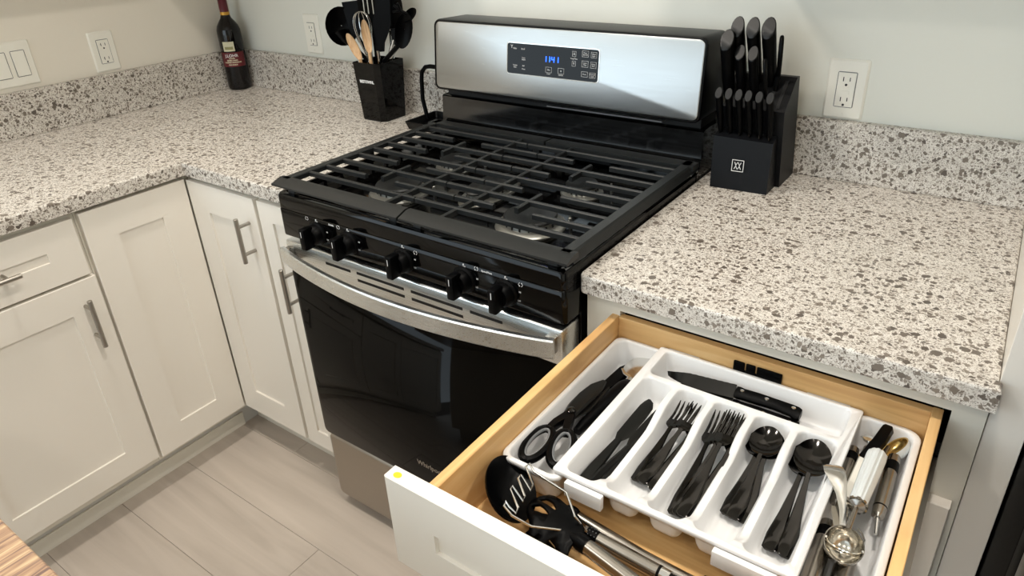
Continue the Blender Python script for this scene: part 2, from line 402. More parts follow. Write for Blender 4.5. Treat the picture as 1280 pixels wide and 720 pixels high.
# end panel and fridge
MB().box(1.3718, 1.4165, -.657, -.001, 0, 2.2, bev=.0008, seg=1).build('end_panel', 'white_paint', None, smooth=False)
tag(bpy.data.objects['end_panel'], 'tall white end panel between the granite countertop and the black refrigerator', 'panel')
fr = thing('refrigerator', (1.88, -.45, 0), 'black sided refrigerator at the lower right edge beyond the white panel', 'refrigerator')
MB().box(1.4205, 2.33, -.838, -.03, .02, 1.8, bev=.003).build('body', 'matte_black', fr)
MB().box(1.4215, 2.326, -.842, -.838, .03, 1.79).build('gasket', 'gasket', fr)
MB().box(1.4205, 1.873, -.93, -.888, .08, 1.8, bev=.004).build('door', 'fridge_steel', fr)
MB().box(1.4205, 2.33, -.888, -.842, .08, 1.8, bev=.002).build('door_rim', 'matte_black', fr)
MB().box(1.877, 2.33, -.93, -.888, .08, 1.8, bev=.004).build('door', 'fridge_steel', fr)
MB().box(1.43, 2.32, -.84, -.05, 0, .02).build('base', 'dark', fr)

# ------------------------------------------------------------------ range
rg = thing('gas_range', (W/2, -.4, 0), 'black and stainless freestanding gas range with five burners', 'stove')
FY = -.7235
b = MB(); b.box(.002, W-.002, -.665, -.03, .04, .893, bev=.002); b.build('body', 'black_gloss', rg)
for x in (.05, W-.05):
    b = MB(); b.lathe([(.022, 0), (.022, .012), (.012, .015), (.012, .041)], (x, -.655, 0), 16); b.box(x-.03, x+.015, -.67, -.645, .022, .041); b.build('foot', 'dark', rg)
# cooktop: shallow tray with raised rim
b = MB(); e = .0
b.loft([rrect(.0, W, FY, -.135, .012, .8955), rrect(.0, W, FY, -.135, .012, .924), rrect(.003, W-.003, FY+.003, -.137, .012, .929), rrect(.016, W-.016, FY+.016, -.150, .014, .929), rrect(.030, W-.030, FY+.034, -.155, .02, .921), rrect(.045, W-.045, FY+.055, -.17, .03, .905), rrect(.06, W-.06, FY+.07, -.18, .03, .9035)])
b.build('cooktop', 'black_gloss', rg, angle=50)
# control panel
b = MB(); b.loft([rrect(.0, W, FY, -.66, .010, .829), rrect(-.0, W, FY-.001, -.66, .010, .832), rrect(0, W, FY, -.66, .010, .8915), rrect(.001, W-.001, FY+.002, -.66, .010, .894)])
b.build('control_panel', 'black_gloss', rg, angle=50)
KX = (.126, .224, .381, .536, .632)
for i, kx in enumerate(KX):
    kz = .8595
    b = MB(); b.lathe([(.027, 0), (.027, -.004), (.0235, -.0075), (.0215, -.020), (.018, -.024), (.0, -.0245)], (kx, FY, kz), 28, 'y')
    b.box(kx-.0085, kx+.0085, FY-.045, FY-.018, kz-.0245, kz+.0245, bev=.003)
    k = b.build('knob', 'black_plastic', rg)
    b = MB(); b.box(kx-.0007, kx+.0007, FY-.0453, FY-.0449, kz+.006, kz+.019); b.build('pointer_mark', 'print_white', k, smooth=False)
    b = MB(); b.prism('y', circle(kx, .8905, .0016, 10), FY-.0012, FY-.0003); b.build('printed_dot', 'print_white', rg, smooth=False)
    text('OFF', .0045, 'print_white', rg, face_front(kx+.001, FY-.0006, .8862), name='lettering')
    text('HI', .0045, 'print_white', rg, face_front(kx+.031, FY-.0006, .868), name='lettering')
    text('LO', .0045, 'print_white', rg, face_front(kx+.029, FY-.0006, .850), name='lettering')
def burner_mark(x, z):
    b = MB()
    for sx in (-1, 1):
        for sz in (-1, 1):
            m = Matrix.Translation((x+sx*.0027, 0, z+sz*.0027)) @ Matrix.Rotation(R(45*sx*sz), 4, 'Y')
            b.box(-.0015, .0015, FY-.001, FY-.0003, -.0005, .0005, mtx=m)
    b.box(x-.0045, x-.0040, FY-.001, FY-.0003, z-.001, z+.001); b.box(x+.0040, x+.0045, FY-.001, FY-.0003, z-.001, z+.001)
    b.build('burner_symbol', 'print_white', rg, smooth=False)
for x, z in ((.096, .888), (.196, .889), (.415, .884), (.566, .8895), (.665, .884)): burner_mark(x, z)
text('Griddle', .0055, 'print_white', rg, face_front(.174, FY-.0006, .889)); text('SpeedHeat', .0055, 'print_white', rg, face_front(.59, FY-.0006, .8885))
# oven door
DY = -.7265
b = MB()
zt, zb_, zg = .8165, .258, .745
b.box(.004, W-.004, DY, -.668, zg-.004, zt, bev=.004)
db = b.build('door_band', 'stainless', rg, angle=50)
for (a, c, z) in ((.136, .216, .7905), (.234, .373, .792), (.234, .373, .7745), (.391, .527, .7925), (.391, .527, .775), (.544, .622, .7925)):
    MB().box(a, c, DY-.0006, DY+.004, z-.0038, z+.0038, bev=.001, seg=1).build('vent_slot', 'dark', db)
b = MB(); b.loft([[(p[0], yy, p[1]) for p in rrect(.004+i_, W-.004-i_, .0+.257+i_, .744, .014, 0)] for yy, i_ in ((-.668, 0), (DY+.004, 0), (DY+.001, .001), (DY, .003))])
oven = b.build('oven_door_glass', 'black_glass', rg, angle=50)
text('Whirlpool', .0185, 'nickel', oven, face_front(.381, DY-.0004, .319), name='logo_lettering', bold=.0003)
b = MB()
n = 40; hp = []
for k in range(n+1):
    t = k/n; x = .012+t*(W-.024); hp.append((x, DY-.016-.053*math.sin(math.pi*t)**.85, .7875+.0*t))
L = []
for i, p in enumerate(hp):
    a = Vector(hp[max(0, i-1)]); c = Vector(hp[min(n, i+1)]); t = (c-a).normalized(); nr = Vector((t.y, -t.x, 0)); nr = nr if nr.y < 0 else -nr
    h = .0195; th = .013; p = Vector(p)
    prof = [(-.5, -.8), (-.5, .8), (-.3, 1), (.3, 1), (.5, .85), (.5, -.85), (.3, -1), (-.3, -1)]
    L.append([p + nr*u*th + Vector((0, 0, v*h)) for u, v in prof])
b.loft(L); hd = b.build('oven_handle', 'stainless', rg, angle=40)
b = MB()
for x in (.014, W-.034): b.box(x, x+.02, DY-.016, DY, .771, .804, bev=.002)
b.build('handle_mount', 'brushed_dark', hd)
# storage drawer
b = MB(); b.loft([[(p[0], yy, p[1]) for p in rrect(.006+i_, W-.006-i_, .035+i_, .2465-i_, .012, 0)] for yy, i_ in ((-.668, 0), (-.712, 0), (-.719, .003), (-.721, .009))])
b.build('storage_drawer', 'stainless_drawer', rg, angle=60)
# backguard
def tilt_panel(b, x0, x1, z0, z1, r, y0, y1, depth, inset=0, n=6):
    """upright rounded panel, front leaning back: y at bottom y0, at top y1"""
    def lp(x0, x1, z0, z1, r, d):
        out = []
        for p in rrect(x0, x1, z0, z1, r, 0, n):
            t = (p[1]-zz0)/(zz1-zz0); out.append((p[0], y0+(y1-y0)*t+d, p[1]))
        return out
    zz0, zz1 = z0, z1
    return b, lp
BY0, BY1 = -.172, -.152
b = MB(); _, lp = tilt_panel(b, 0, W, 1.042, 1.222, .018, BY0, BY1, .05)
bk = [(p[0], -.035, p[2]-.004*(p[2] > 1.1)) for p in lp(0, W, 1.042, 1.222, .018, 0)]
b.loft([bk, lp(0, W, 1.042, 1.222, .018, .006), lp(.0015, W-.0015, 1.0435, 1.2205, .017, .001), lp(.0045, W-.0045, 1.0465, 1.2175, .015, .0), lp(.006, W-.006, 1.048, 1.216, .014, .003)], True, True)
bgd = b.build('backguard', 'black_satin', rg, angle=40)
b = MB(); b.loft([lp(.0065, W-.0065, 1.0485, 1.2155, .0135, .004), lp(.0065, W-.0065, 1.0485, 1.2155, .0135, .0012), lp(.0085, W-.0085, 1.0505, 1.2135, .012, .0002)])
b.build('backguard_panel', 'stainless_panel', rg, angle=40)
# display
def yat(z): return BY0+(BY1-BY0)*(z-1.042)/.18
b = MB(); b.loft([lp(.2415, .5035, 1.1045, 1.1805, .007, .002), lp(.2415, .5035, 1.1045, 1.1805, .007, -.0012), lp(.2435, .5015, 1.1065, 1.1785, .006, -.0014)])
dsp = b.build('display_bezel', 'chrome', rg, angle=40)
b = MB(); b.loft([lp(.2435, .5015, 1.1065, 1.1785, .006, .001), lp(.2435, .5015, 1.1065, 1.1785, .006, -.0018)])
scr = b.build('display_glass', 'display_glass', rg, angle=40)
TL = math.atan2(BY1-BY0, .18)
def on_disp(x, z): return Matrix.Translation((x, yat(z)-.0023, z)) @ Matrix.Rotation(R(90)-TL, 4, 'X')
# seven segment style clock
def seg7(ch, x, z, h, b):
    wd = h*.5; t = h*.12; on = {'1': 'bc', '4': 'fgbc'}[ch]
    sg = {'a': (0, h, wd, h), 'b': (wd, h/2, wd, h), 'c': (wd, 0, wd, h/2), 'f': (0, h/2, 0, h), 'g': (0, h/2, wd, h/2)}
    for s in on:
        a0, c0, a1, c1 = sg[s]; sl = .0
        xx0, xx1 = x+min(a0, a1)-t/2, x+max(a0, a1)+t/2; z0, z1 = z+min(c0, c1)+t*.1, z+max(c0, c1)-t*.1
        if s in 'ag': z0, z1 = z+c0-t/2, z+c0+t/2
        b.box(xx0, xx1, -.0004, .0004, z0, z1)
b = MB(); zc = 1.148
for ch, x in (('1', .352), ('1', .362), ('4', .3745), ('1', .386)): seg7(ch, x, -.0065, .013, b)
b.box(.3695, .3708, -.0004, .0004, -.003, -.0015); b.box(.3695, .3708, -.0004, .0004, .0015, .003)
b.build('clock_digits', 'digit_blue', scr, mtx=Matrix.Translation((0, yat(zc)-.0022, zc)) @ Matrix.Rotation(-TL, 4, 'X'), smooth=False)
def button(x, z, wx, hz, lines, s=.0042, ring=True, under=None):
    if ring:
        b = MB(); t = .0004
        for q in ((-wx/2, wx/2, hz/2-t, hz/2), (-wx/2, wx/2, -hz/2, -hz/2+t), (-wx/2, -wx/2+t, -hz/2, hz/2), (wx/2-t, wx/2, -hz/2, hz/2)): b.box(q[0], q[1], -.0002, .0002, q[2], q[3])
        b.build('button_outline', 'print_white', scr, mtx=Matrix.Translation((x, yat(z)-.0020, z)) @ Matrix.Rotation(-TL, 4, 'X'), smooth=False)
    n = len(lines)
    for i, l in enumerate(lines): text(l, s, 'print_white', scr, on_disp(x, z+(n-1)*s*.5-i*s), depth=.0001)
    if under: text(under, .0036, 'print_white', scr, on_disp(x, z-hz/2-.003), depth=.0001)
button(.466, 1.1675, .017, .014, ['Timer', 'Set/Off']); button(.4885, 1.1665, .015, .013, ['Oven', 'Light'])
button(.466, 1.145, .017, .014, ['Cook', 'Time']); button(.4885, 1.144, .015, .014, ['Delay', 'Start'])
button(.466, 1.122, .017, .012, ['Clock']); button(.4875, 1.121, .016, .012, ['Control', 'Lock'])
button(.436, 1.1655, .010, .012, ['\u0394'], .007); button(.436, 1.1435, .010, .012, ['\u2207'], .007); text('Temp/Time', .0042, 'print_white', scr, on_disp(.436, 1.1545), depth=.0001)
button(.3665, 1.1235, .017, .013, ['On'], .006, True, 'START'); button(.4015, 1.1235, .017, .013, ['X'], .006, True, 'CANCEL')
for tx, x, z, s in (('Y', .257, 1.170, .011), ('Bake', .267, 1.1665, .0055), ('Broil', .291, 1.1665, .0055), ('Keep', .293, 1.146, .0045), ('Warm', .293, 1.1415, .0045), ('Frozen', .268, 1.127, .0045), ('Bake', .268, 1.1225, .0045), ('Self', .293, 1.127, .0045), ('Clean', .293, 1.1195, .0045)):
    text(tx, s, 'print_white', scr, on_disp(x, z), depth=.0001)
# riser below the backguard
b = MB(); b.prism('x', [(-.165, .925), (-.158, .9285), (-.152, .936), (-.148, .95), (-.145, .975), (-.142, 1.017), (-.137, 1.021), (-.04, 1.021), (-.04, .895), (-.165, .895)], -.001, W+.001)
b.build('riser', 'black_enamel', rg, angle=40)
MB().box(.012, W-.012, -.13, -.04, 1.021, 1.045).build('backguard_neck', 'dark', rg)
MB().box(.35, .66, -.152, -.128, 1.0295, 1.0325).build('vent_slot', 'gasket', rg)
# burners (parts of the range)
def burner(x, y, r, sy=1):
    z0 = .9036
    b = MB(); b.lathe([(r*1.35, 0), (r*1.3, .004), (r*.98, .006), (r*.95, .013), (r, .0145), (r, .0165), (r*.5, .017)], (x, y, z0), 40, 'z', 1, sy)
    bb = b.build('burner_base', 'aluminium', rg, angle=50)
    b = MB()
    for k in range(18):
        a = 2*math.pi*k/18; m = Matrix.Translation((x+r*.955*math.cos(a), y+r*.955*sy*math.sin(a), z0+.0095)) @ Matrix.Rotation(a, 4, 'Z')
        b.box(-.0015, .0022, -.0016, .0016, -.003, .003, mtx=m)
    p = b.build('burner_ports', 'dark', bb, smooth=False)
    b = MB(); b.lathe([(r*.9, .0165), (r*1.0, .0175), (r*1.02, .021), (r*.97, .0245), (r*.0, .0255)], (x, y, z0), 40, 'z', 1, sy)
    b.build('burner_cap', 'iron', bb, angle=50)
burner(.197, -.537, .052); burner(.560, -.537, .054); burner(.197, -.335, .038); burner(.560, -.335, .036); burner(.380, -.436, .036, 2.0)
for x, y in ((.27, -.50), (.262, -.30), (.63, -.50), (.62, -.31)):
    b = MB(); b.lathe([(.004, 0), (.004, .016), (.0025, .018), (.0025, .024), (0, .0245)], (x, y, .9036), 10); b.build('igniter', 'aluminium', rg)

# grates
BARY = [-.638, -.588, -.537, -.487, -.437, -.387, -.335, -.284, -.232]
def grate(x0, x1, left):
    g = thing('grate', ((x0+x1)/2, -.44, .93), 'black cast iron grate over the %s burners' % ('left' if left else 'right'), 'grate', None)
    zt = .958
    fp = [(-.687, zt-.002), (-.689, zt), (-.700, zt), (-.7250, zt-.0085), (-.7250, zt-.0125), (-.70, zt-.0125), (-.687, zt-.011)]
    b = MB(); b.prism('x', fp, x0, x1)
    b.prism('x', [(-.205, zt-.012), (-.205, zt-.001), (-.202, zt), (-.172, zt), (-.166, zt-.006), (-.166, zt-.012)], x0, x1)
    xo, s = (x0, 1) if left else (x1, -1)
    b.prism('y', [(xo, zt-.018), (xo+s*.006, zt-.003), (xo+s*.010, zt), (xo+s*.028, zt), (xo+s*.030, zt-.002), (xo+s*.030, zt-.012), (xo+s*.01, zt-.012)], -.7015, -.170)
    b.build('frame', 'iron', g, angle=30)
    def bar(xa, xb, y, drop=True):
        b = MB(); z = zt; h = .012; w_ = .0049
        L = []
        pts = [(xa, 0)] + [(xb, 0)]
        for x, k in ((xa, .6), (xa+.006, 1), (xb-.006, 1), (xb, .6)):
            L.append([(x, y-w_, z-h), (x, y+w_, z-h), (x, y+w_*.9, z-.003), (x, y+w_*.5, z-.001*(1/k)), (x, y-w_*.5, z-.001*(1/k)), (x, y-w_*.9, z-.003)])
        b.loft(L); b.build('bar', 'iron', g)
    def rail(x, ya, yb):
        b = MB(); w_ = .0045; b.prism('y', [(x-w_, zt-.015), (x+w_, zt-.015), (x+w_, zt-.004), (x+w_*.5, zt-.0025), (x-w_*.5, zt-.0025), (x-w_, zt-.004)], ya, yb); b.build('cross_rail', 'iron', g)
    for i, y in enumerate(BARY):
        if left:
            if i % 2 == 0: bar(x0+.02, .3445, y)
            else: bar(x0+.02, .152, y); bar(.243, .4085, y)
        else:
            if i % 2 == 0: bar(.3475, x1-.02, y)
            else: bar(.4115, .509, y); bar(.602, x1-.02, y)
    rail(.3075 if left else .455, -.692, -.20)
    for yc in (-.537, -.335): rail(.193 if left else .5565, yc-.043, yc+.045)
    for x in ((x0+.04, x1-.03) if left else (x0+.03, x1-.04)):
        for y in (-.7005, -.19):
            zf = .9295 if y < -.69 else .9215
            b = MB(); b.loft([rrect(x-.011, x+.011, y-.007, y+.007, .003, zf, 2), rrect(x-.008, x+.008, y-.006, y+.006, .003, zt-.010, 2)]); b.build('foot', 'iron', g)
    b = MB(); b.box(x0+.010 if left else x1-.018, x0+.018 if left else x1-.010, -.445, -.430, .9295, zt-.01); b.build('foot', 'iron', g)
    return g
g1 = grate(-.006, .3745, True); g2 = grate(.3795, .762, False)

# ------------------------------------------------------------------ black loop tray beside backguard
t = thing('wire_handle_tray', (-.085, -.12, CT), 'small black tray with a tall loop handle standing left of the backguard', 'tray')
b = MB(); m = Matrix.Translation((-.083, -.113, 0))
b.loft([rrect(-.122, -.012, -.170, -.045, .008, .9145), rrect(-.128, -.008, -.176, -.040, .008, .936), rrect(-.123, -.012, -.171, -.045, .008, .936), rrect(-.118, -.016, -.166, -.050, .008, .919)])
b.build('tray', 'black_satin', t)
b = MB(); b.tube([(-.119, -.085, .922), (-.134, -.082, .98), (-.132, -.080, 1.04), (-.127, -.080, 1.060), (-.112, -.080, 1.074), (-.094, -.080, 1.077), (-.045, -.08, 1.077), (-.028, -.08, 1.070), (-.022, -.08, 1.05), (-.022, -.08, .922)], .0062, 12)
b.build('loop_handle', 'black_plastic', t)

# ------------------------------------------------------------------ utensil crock
cx0, cx1, cy0, cy1 = -.312, -.226, -.158, -.068
ck = thing('utensil_holder', (-.27, -.113, CT), 'black square utensil holder with white lettering on the left counter', 'holder')
def crock_loop(z, ins=0, ch=.012):
    t = (z-.914)/.174; f = .006*t
    x0, x1, y0, y1 = cx0-.003*t+ins, cx1+.010*t-ins, cy0-.012*t+ins, cy1+.006*t-ins; c = ch
    return [(x0, y0, z), (x1-c-.004, y0, z), (x1, y0+c, z), (x1, y1, z), (x0, y1, z)]
b = MB(); b.loft([crock_loop(.9142, .002), crock_loop(.917), crock_loop(1.0875), crock_loop(1.0885, .002), crock_loop(1.087, .004), crock_loop(.93, .004)])
b.build('body', 'black_gloss', ck, smooth=False)
text('BESTOWNL', .0115, 'print_white', ck, Matrix.Translation((-.2700, -.1664, 1.033)) @ Matrix.Rotation(R(4), 4, 'X') @ Matrix.Rotation(R(90), 4, 'X'), bold=.0004, xs=.95)
CG = None
def utensil(name, label, cat='utensil'): return thing(name, (-.27, -.113, .932), label, cat)
def ell_blade(b, c, ax, nrm, a, w_, depth=0, th=.003, n=24, taper=0, holes=None):
    """spoon-like blade: ellipse half length a along ax, half width w_, dished by depth"""
    c = Vector(c); ax = Vector(ax).normalized(); nrm = Vector(nrm); nrm = (nrm-ax*nrm.dot(ax)).normalized(); sd = ax.cross(nrm)
    loops = []
    for s, off in ((1, 1),):
        for r in (1, .96, .8, .55, .28, .02):
            loops.append([c + ax*(a*r*math.cos(2*math.pi*k/n)) + sd*(w_*r*(1+taper*math.cos(2*math.pi*k/n))*math.sin(2*math.pi*k/n)) - nrm*(depth*(1-r*r)) for k in range(n)])
        back = []
        for r in (.02, .28, .55, .8, .96, 1):
            back.append([c + ax*(a*r*math.cos(2*math.pi*k/n)) + sd*(w_*r*(1+taper*math.cos(2*math.pi*k/n))*math.sin(2*math.pi*k/n)) - nrm*(depth*(1-r*r)+th) for k in range(n)])
        b.loft(loops+back, False, False, close=True)
V = Vector
B0 = V((-.27, -.113, .93))
def crock_path(neck):
    N = V(neck); cl = lambda v, a, c: max(a, min(c, v))
    rim = V((cl(N.x, -.305, -.2285), cl(N.y, -.158, -.076), 1.090))
    k = (rim.z-.937)/max(.02, N.z-rim.z); bx = rim.x - (N.x-rim.x)*k; by = rim.y - (N.y-rim.y)*k
    return V((cl(bx, -.302, -.236), cl(by, -.147, -.078), .937)), rim
def upright(name, label, base, neck, hmat, hr=.005, lr=None):
    base, rim = crock_path(neck); u = thing(name, base, label, 'utensil'); b = MB(); b.tube([base, rim, neck], [hr*.9, hr, hr], 10); b.build('handle', hmat, u); return u
# ladle (large black bowl, left)
u = upright('ladle', 'large black ladle leaning left in the utensil holder', (-.255, -.10, .935), (-.372, -.125, 1.130), 'black_plastic', .006)
b = MB(); ell_blade(b, (-.387, -.128, 1.178), (-.06, 0, 1), (.75, -.62, .1), .056, .047, .022, .003); b.build('bowl', 'black_plastic', u)
b = MB(); b.tube([(-.304, -.122, 1.088), (-.340, -.126, 1.115), (-.372, -.130, 1.142), (-.388, -.132, 1.165)], [.0065, .010, .020, .026], 14, sq=.35); b.build('neck', 'black_plastic', u)
# solid turner behind
u = upright('solid_turner', 'flat black turner with a square top behind the ladle', (-.268, -.095, .935), (-.355, -.108, 1.16), 'black_plastic', .006)
b = MB(); L = [[(-.388, -.115, 1.244), (-.322, -.100, 1.251), (-.322, -.097, 1.251), (-.388, -.112, 1.244)], [(-.380, -.115, 1.205), (-.325, -.100, 1.21), (-.325, -.097, 1.21), (-.380, -.112, 1.205)], [(-.366, -.114, 1.15), (-.345, -.103, 1.15), (-.345, -.100, 1.15), (-.366, -.111, 1.15)]]
b.loft(L); b.build('blade', 'black_plastic', u)
# slotted turner
u = upright('slotted_turner', 'wide black slotted turner with pale gaps standing behind the whisk', (-.272, -.09, .935), (-.285, -.10, 1.17), 'black_plastic', .006)
b = MB()
for x0_, x1_ in ((-.335, -.3135), (-.3085, -.2965), (-.2910, -.2765), (-.2710, -.245)):
    b.box(x0_, x1_, -.103, -.100, 1.212, 1.262, bev=.001, seg=1)
b.box(-.335, -.245, -.103, -.100, 1.255, 1.285, bev=.001, seg=1); b.box(-.335, -.245, -.103, -.100, 1.193, 1.214); b.loft([[(-.335, -.103, 1.195), (-.245, -.103, 1.195), (-.245, -.100, 1.195), (-.335, -.100, 1.195)], [(-.30, -.103, 1.16), (-.27, -.103, 1.16), (-.27, -.100, 1.16), (-.30, -.100, 1.16)]])
b.build('blade', 'black_plastic', u)
# whisk
u = thing('whisk', (-.275, -.125, .935), 'stainless steel wire whisk with a round balloon head', 'whisk')
b = MB(); b.tube([(-.275, -.12, .935), (-.284, -.135, 1.085)], .006, 12); b.build('handle', 'chrome', u)
b = MB(); o_ = V((-.284, -.135, 1.085)); axv = V((-.06, -.0, 1)).normalized()
for k in range(5):
    a = math.pi*k/5+.2; s1 = V((math.cos(a), math.sin(a), 0)); pts = []
    for j in range(25):
        t = j/24; th = math.pi*2*t
        r_ = .034*math.sin(math.pi*t) if False else 0
        zz = .140*math.sin(math.pi*t)**.8; rad = .033*math.cos(math.pi*t)*math.sin(math.pi*t)**.9*1.45
        pts.append(o_ + axv*zz + s1*rad)
    b.tube(pts, .0011, 6)
b.build('wire', 'chrome', u)
# wooden spoons
def wspoon(label, base, neck, tip, w_):
    u = thing('wooden_spoon', base, label, 'spoon'); b = MB(); b.tube([*crock_path(neck), neck], [.0045, .005, .005], 10); b.build('handle', 'spoon_wood', u)
    n_, t_ = V(neck), V(tip); b = MB(); ell_blade(b, (n_+t_)/2, t_-n_, (.55, -.8, .1), (t_-n_).length*.56, w_, .006, .005); b.build('bowl', 'spoon_wood', u)
wspoon('light wooden spoon with its bowl tilted left in the utensil holder', (-.25, -.11, .935), (-.297, -.155, 1.095), (-.331, -.160, 1.162), .0125)
wspoon('taller pale wooden spoon in front of the whisk', (-.24, -.115, .935), (-.254, -.155, 1.118), (-.262, -.155, 1.202), .0125)
# pale spatula slivers / steel handles
u = upright('silicone_spatula', 'pale narrow spatula just left of the wooden spoons', (-.26, -.12, .935), (-.305, -.150, 1.09), 'white_handle', .004)
b = MB(); b.strip([(-.304, -.150, 1.085), (-.325, -.150, 1.12), (-.335, -.150, 1.145)], [.012, .016, .010], .004); b.build('blade', 'white_handle', u)
u = upright('steel_tongs', 'stainless steel tongs standing upright in the utensil holder', (-.25, -.10, .935), (-.285, -.120, 1.17), 'chrome', .004)
b = MB(); b.loft([[( -.296, -.12, 1.10), (-.283, -.12, 1.10), (-.283, -.117, 1.10), (-.296, -.117, 1.10)], [(-.312, -.12, 1.16), (-.296, -.12, 1.15), (-.296, -.117, 1.15), (-.312, -.117, 1.16)], [(-.308, -.12, 1.175), (-.302, -.12, 1.175), (-.302, -.117, 1.175), (-.308, -.117, 1.175)]]); b.build('arm', 'chrome', u)
# black flat spatula blade (big, dark teal) to the right
u = upright('flat_spatula', 'broad black spatula blade rising right of the wooden spoons', (-.245, -.10, .935), (-.240, -.135, 1.12), 'chrome', .005)
b = MB(); L = []
for z, xa, xb in ((1.115, -.244, -.232), (1.14, -.256, -.226), (1.19, -.25, -.192), (1.25, -.225, -.186), (1.30, -.215, -.185)):
    L.append([(xa, -.135, z), (xb, -.120, z), (xb, -.117, z), (xa, -.132, z)])
b.loft(L); b.build('blade', 'black_plastic', u)
u = upright('serving_spoon', 'tall black serving spoon behind the flat spatula with a steel handle', (-.262, -.085, .935), (-.225, -.09, 1.17), 'chrome', .005)
b = MB(); ell_blade(b, (-.212, -.092, 1.232), (.1, 0, 1), (.3, -.9, 0), .058, .036, .012, .003); b.build('bowl', 'black_plastic', u)
u = upright('serving_fork', 'polished steel handled utensil leaning right in the utensil holder', (-.27, -.085, .935), (-.195, -.11, 1.15), 'chrome', .0055)
b = MB(); b.loft([[(-.202, -.112, 1.135), (-.187, -.108, 1.135), (-.187, -.105, 1.135), (-.202, -.109, 1.135)], [(-.203, -.112, 1.18), (-.176, -.108, 1.18), (-.176, -.105, 1.18), (-.203, -.109, 1.18)]]); b.build('blade', 'black_plastic', u)
# pasta fork right
u = upright('pasta_server', 'black pasta server with prongs leaning right in the utensil holder', (-.262, -.095, .935), (-.170, -.125, 1.135), 'black_plastic', .007)
b = MB(); ell_blade(b, (-.132, -.132, 1.180), (.36, 0, 1), (.6, -.8, .1), .052, .024, .012, .003)
for tx, tz in ((-.139, 1.250), (-.124, 1.256), (-.145, 1.232)):
    b.tube([(-.112, -.134, 1.226), (-.122, -.146, 1.236), (tx, -.152, tz)], [.005, .0042, .003], 8)
b.build('head', 'black_plastic', u)
u = upright('ladle', 'small black ladle whose bowl peeks out at far right of the holder', (-.24, -.08, .935), (-.150, -.11, 1.16), 'chrome', .005)
b = MB(); ell_blade(b, (-.112, -.125, 1.222), (.7, 0, .42), (.3, -.8, .4), .030, .015, .010, .003); b.build('bowl', 'black_plastic', u)

# ------------------------------------------------------------------ wine bottle
BC = V((-1.062, -.064, CT))
wb = thing('wine_bottle', BC, 'dark red wine bottle with a maroon label standing in the counter corner', 'bottle')
r = .0405
b = MB(); b.lathe([(r*.86, .0), (r*.97, .003), (r, .008), (r, .195), (r*.98, .208), (r*.88, .222), (r*.66, .236), (r*.46, .247), (r*.37, .258), (r*.35, .275), (r*.35, .31), (r*.38, .312), (r*.38, .32), (0, .32)], BC, 48); b.build('glass', 'bottle_glass', wb, angle=50)
b = MB(); b.lathe([(r*.375, .268), (r*.375, .312), (r*.41, .3135), (r*.41, .3215), (0, .322)], BC, 32); b.build('foil_capsule', 'foil', wb, angle=50)
b = MB(); b.lathe([(r*.37, .258), (r*.385, .258), (r*.385, .268), (r*.37, .268)], BC, 32); b.build('gold_band', 'gold', wb)
aim = math.atan2(-.70, .72)   # direction the label faces
def arc_patch(b, rr, a0, a1, z0, z1, n=16):
    L = []
    for k in range(n+1):
        a = aim + a0 + (a1-a0)*k/n; L.append([(BC.x+q*math.cos(a), BC.y+q*math.sin(a), BC.z+z) for q, z in ((rr, z0), (rr+.0004, z0), (rr+.0004, z1), (rr, z1))])
    b.loft(L)
b = MB(); arc_patch(b, r, -1.15, 1.15, .084, .134); lb = b.build('label', 'label_red', wb, angle=60)
b = MB(); arc_patch(b, r, -.60, .38, .138, .171); lc = b.build('label', 'label_cream', wb, angle=60)
b = MB(); arc_patch(b, r+.0002, -.45, .25, .144, .154); b.build('picture', 'label_hill', lc, angle=60)
def wrapf(z0, ac=-.02):
    def f(co):
        a = aim + ac + co.x/r; return Vector((BC.x+(r+.0007+co.z)*math.cos(a), BC.y+(r+.0007+co.z)*math.sin(a), BC.z+z0+co.y))
    return f
for tx, s, z in (('J.LOHR', .0145, .1225), ('ESTATES', .005, .113), ('SEVEN OAKS', .0065, .106), ('CABERNET SAUVIGNON', .0055, .099), ('PASO ROBLES', .005, .091)):
    text(tx, s, 'print_white' if z > .12 else 'label_cream', lb, Matrix.Identity(4), wrap=wrapf(z), depth=.0001, bold=.0002)

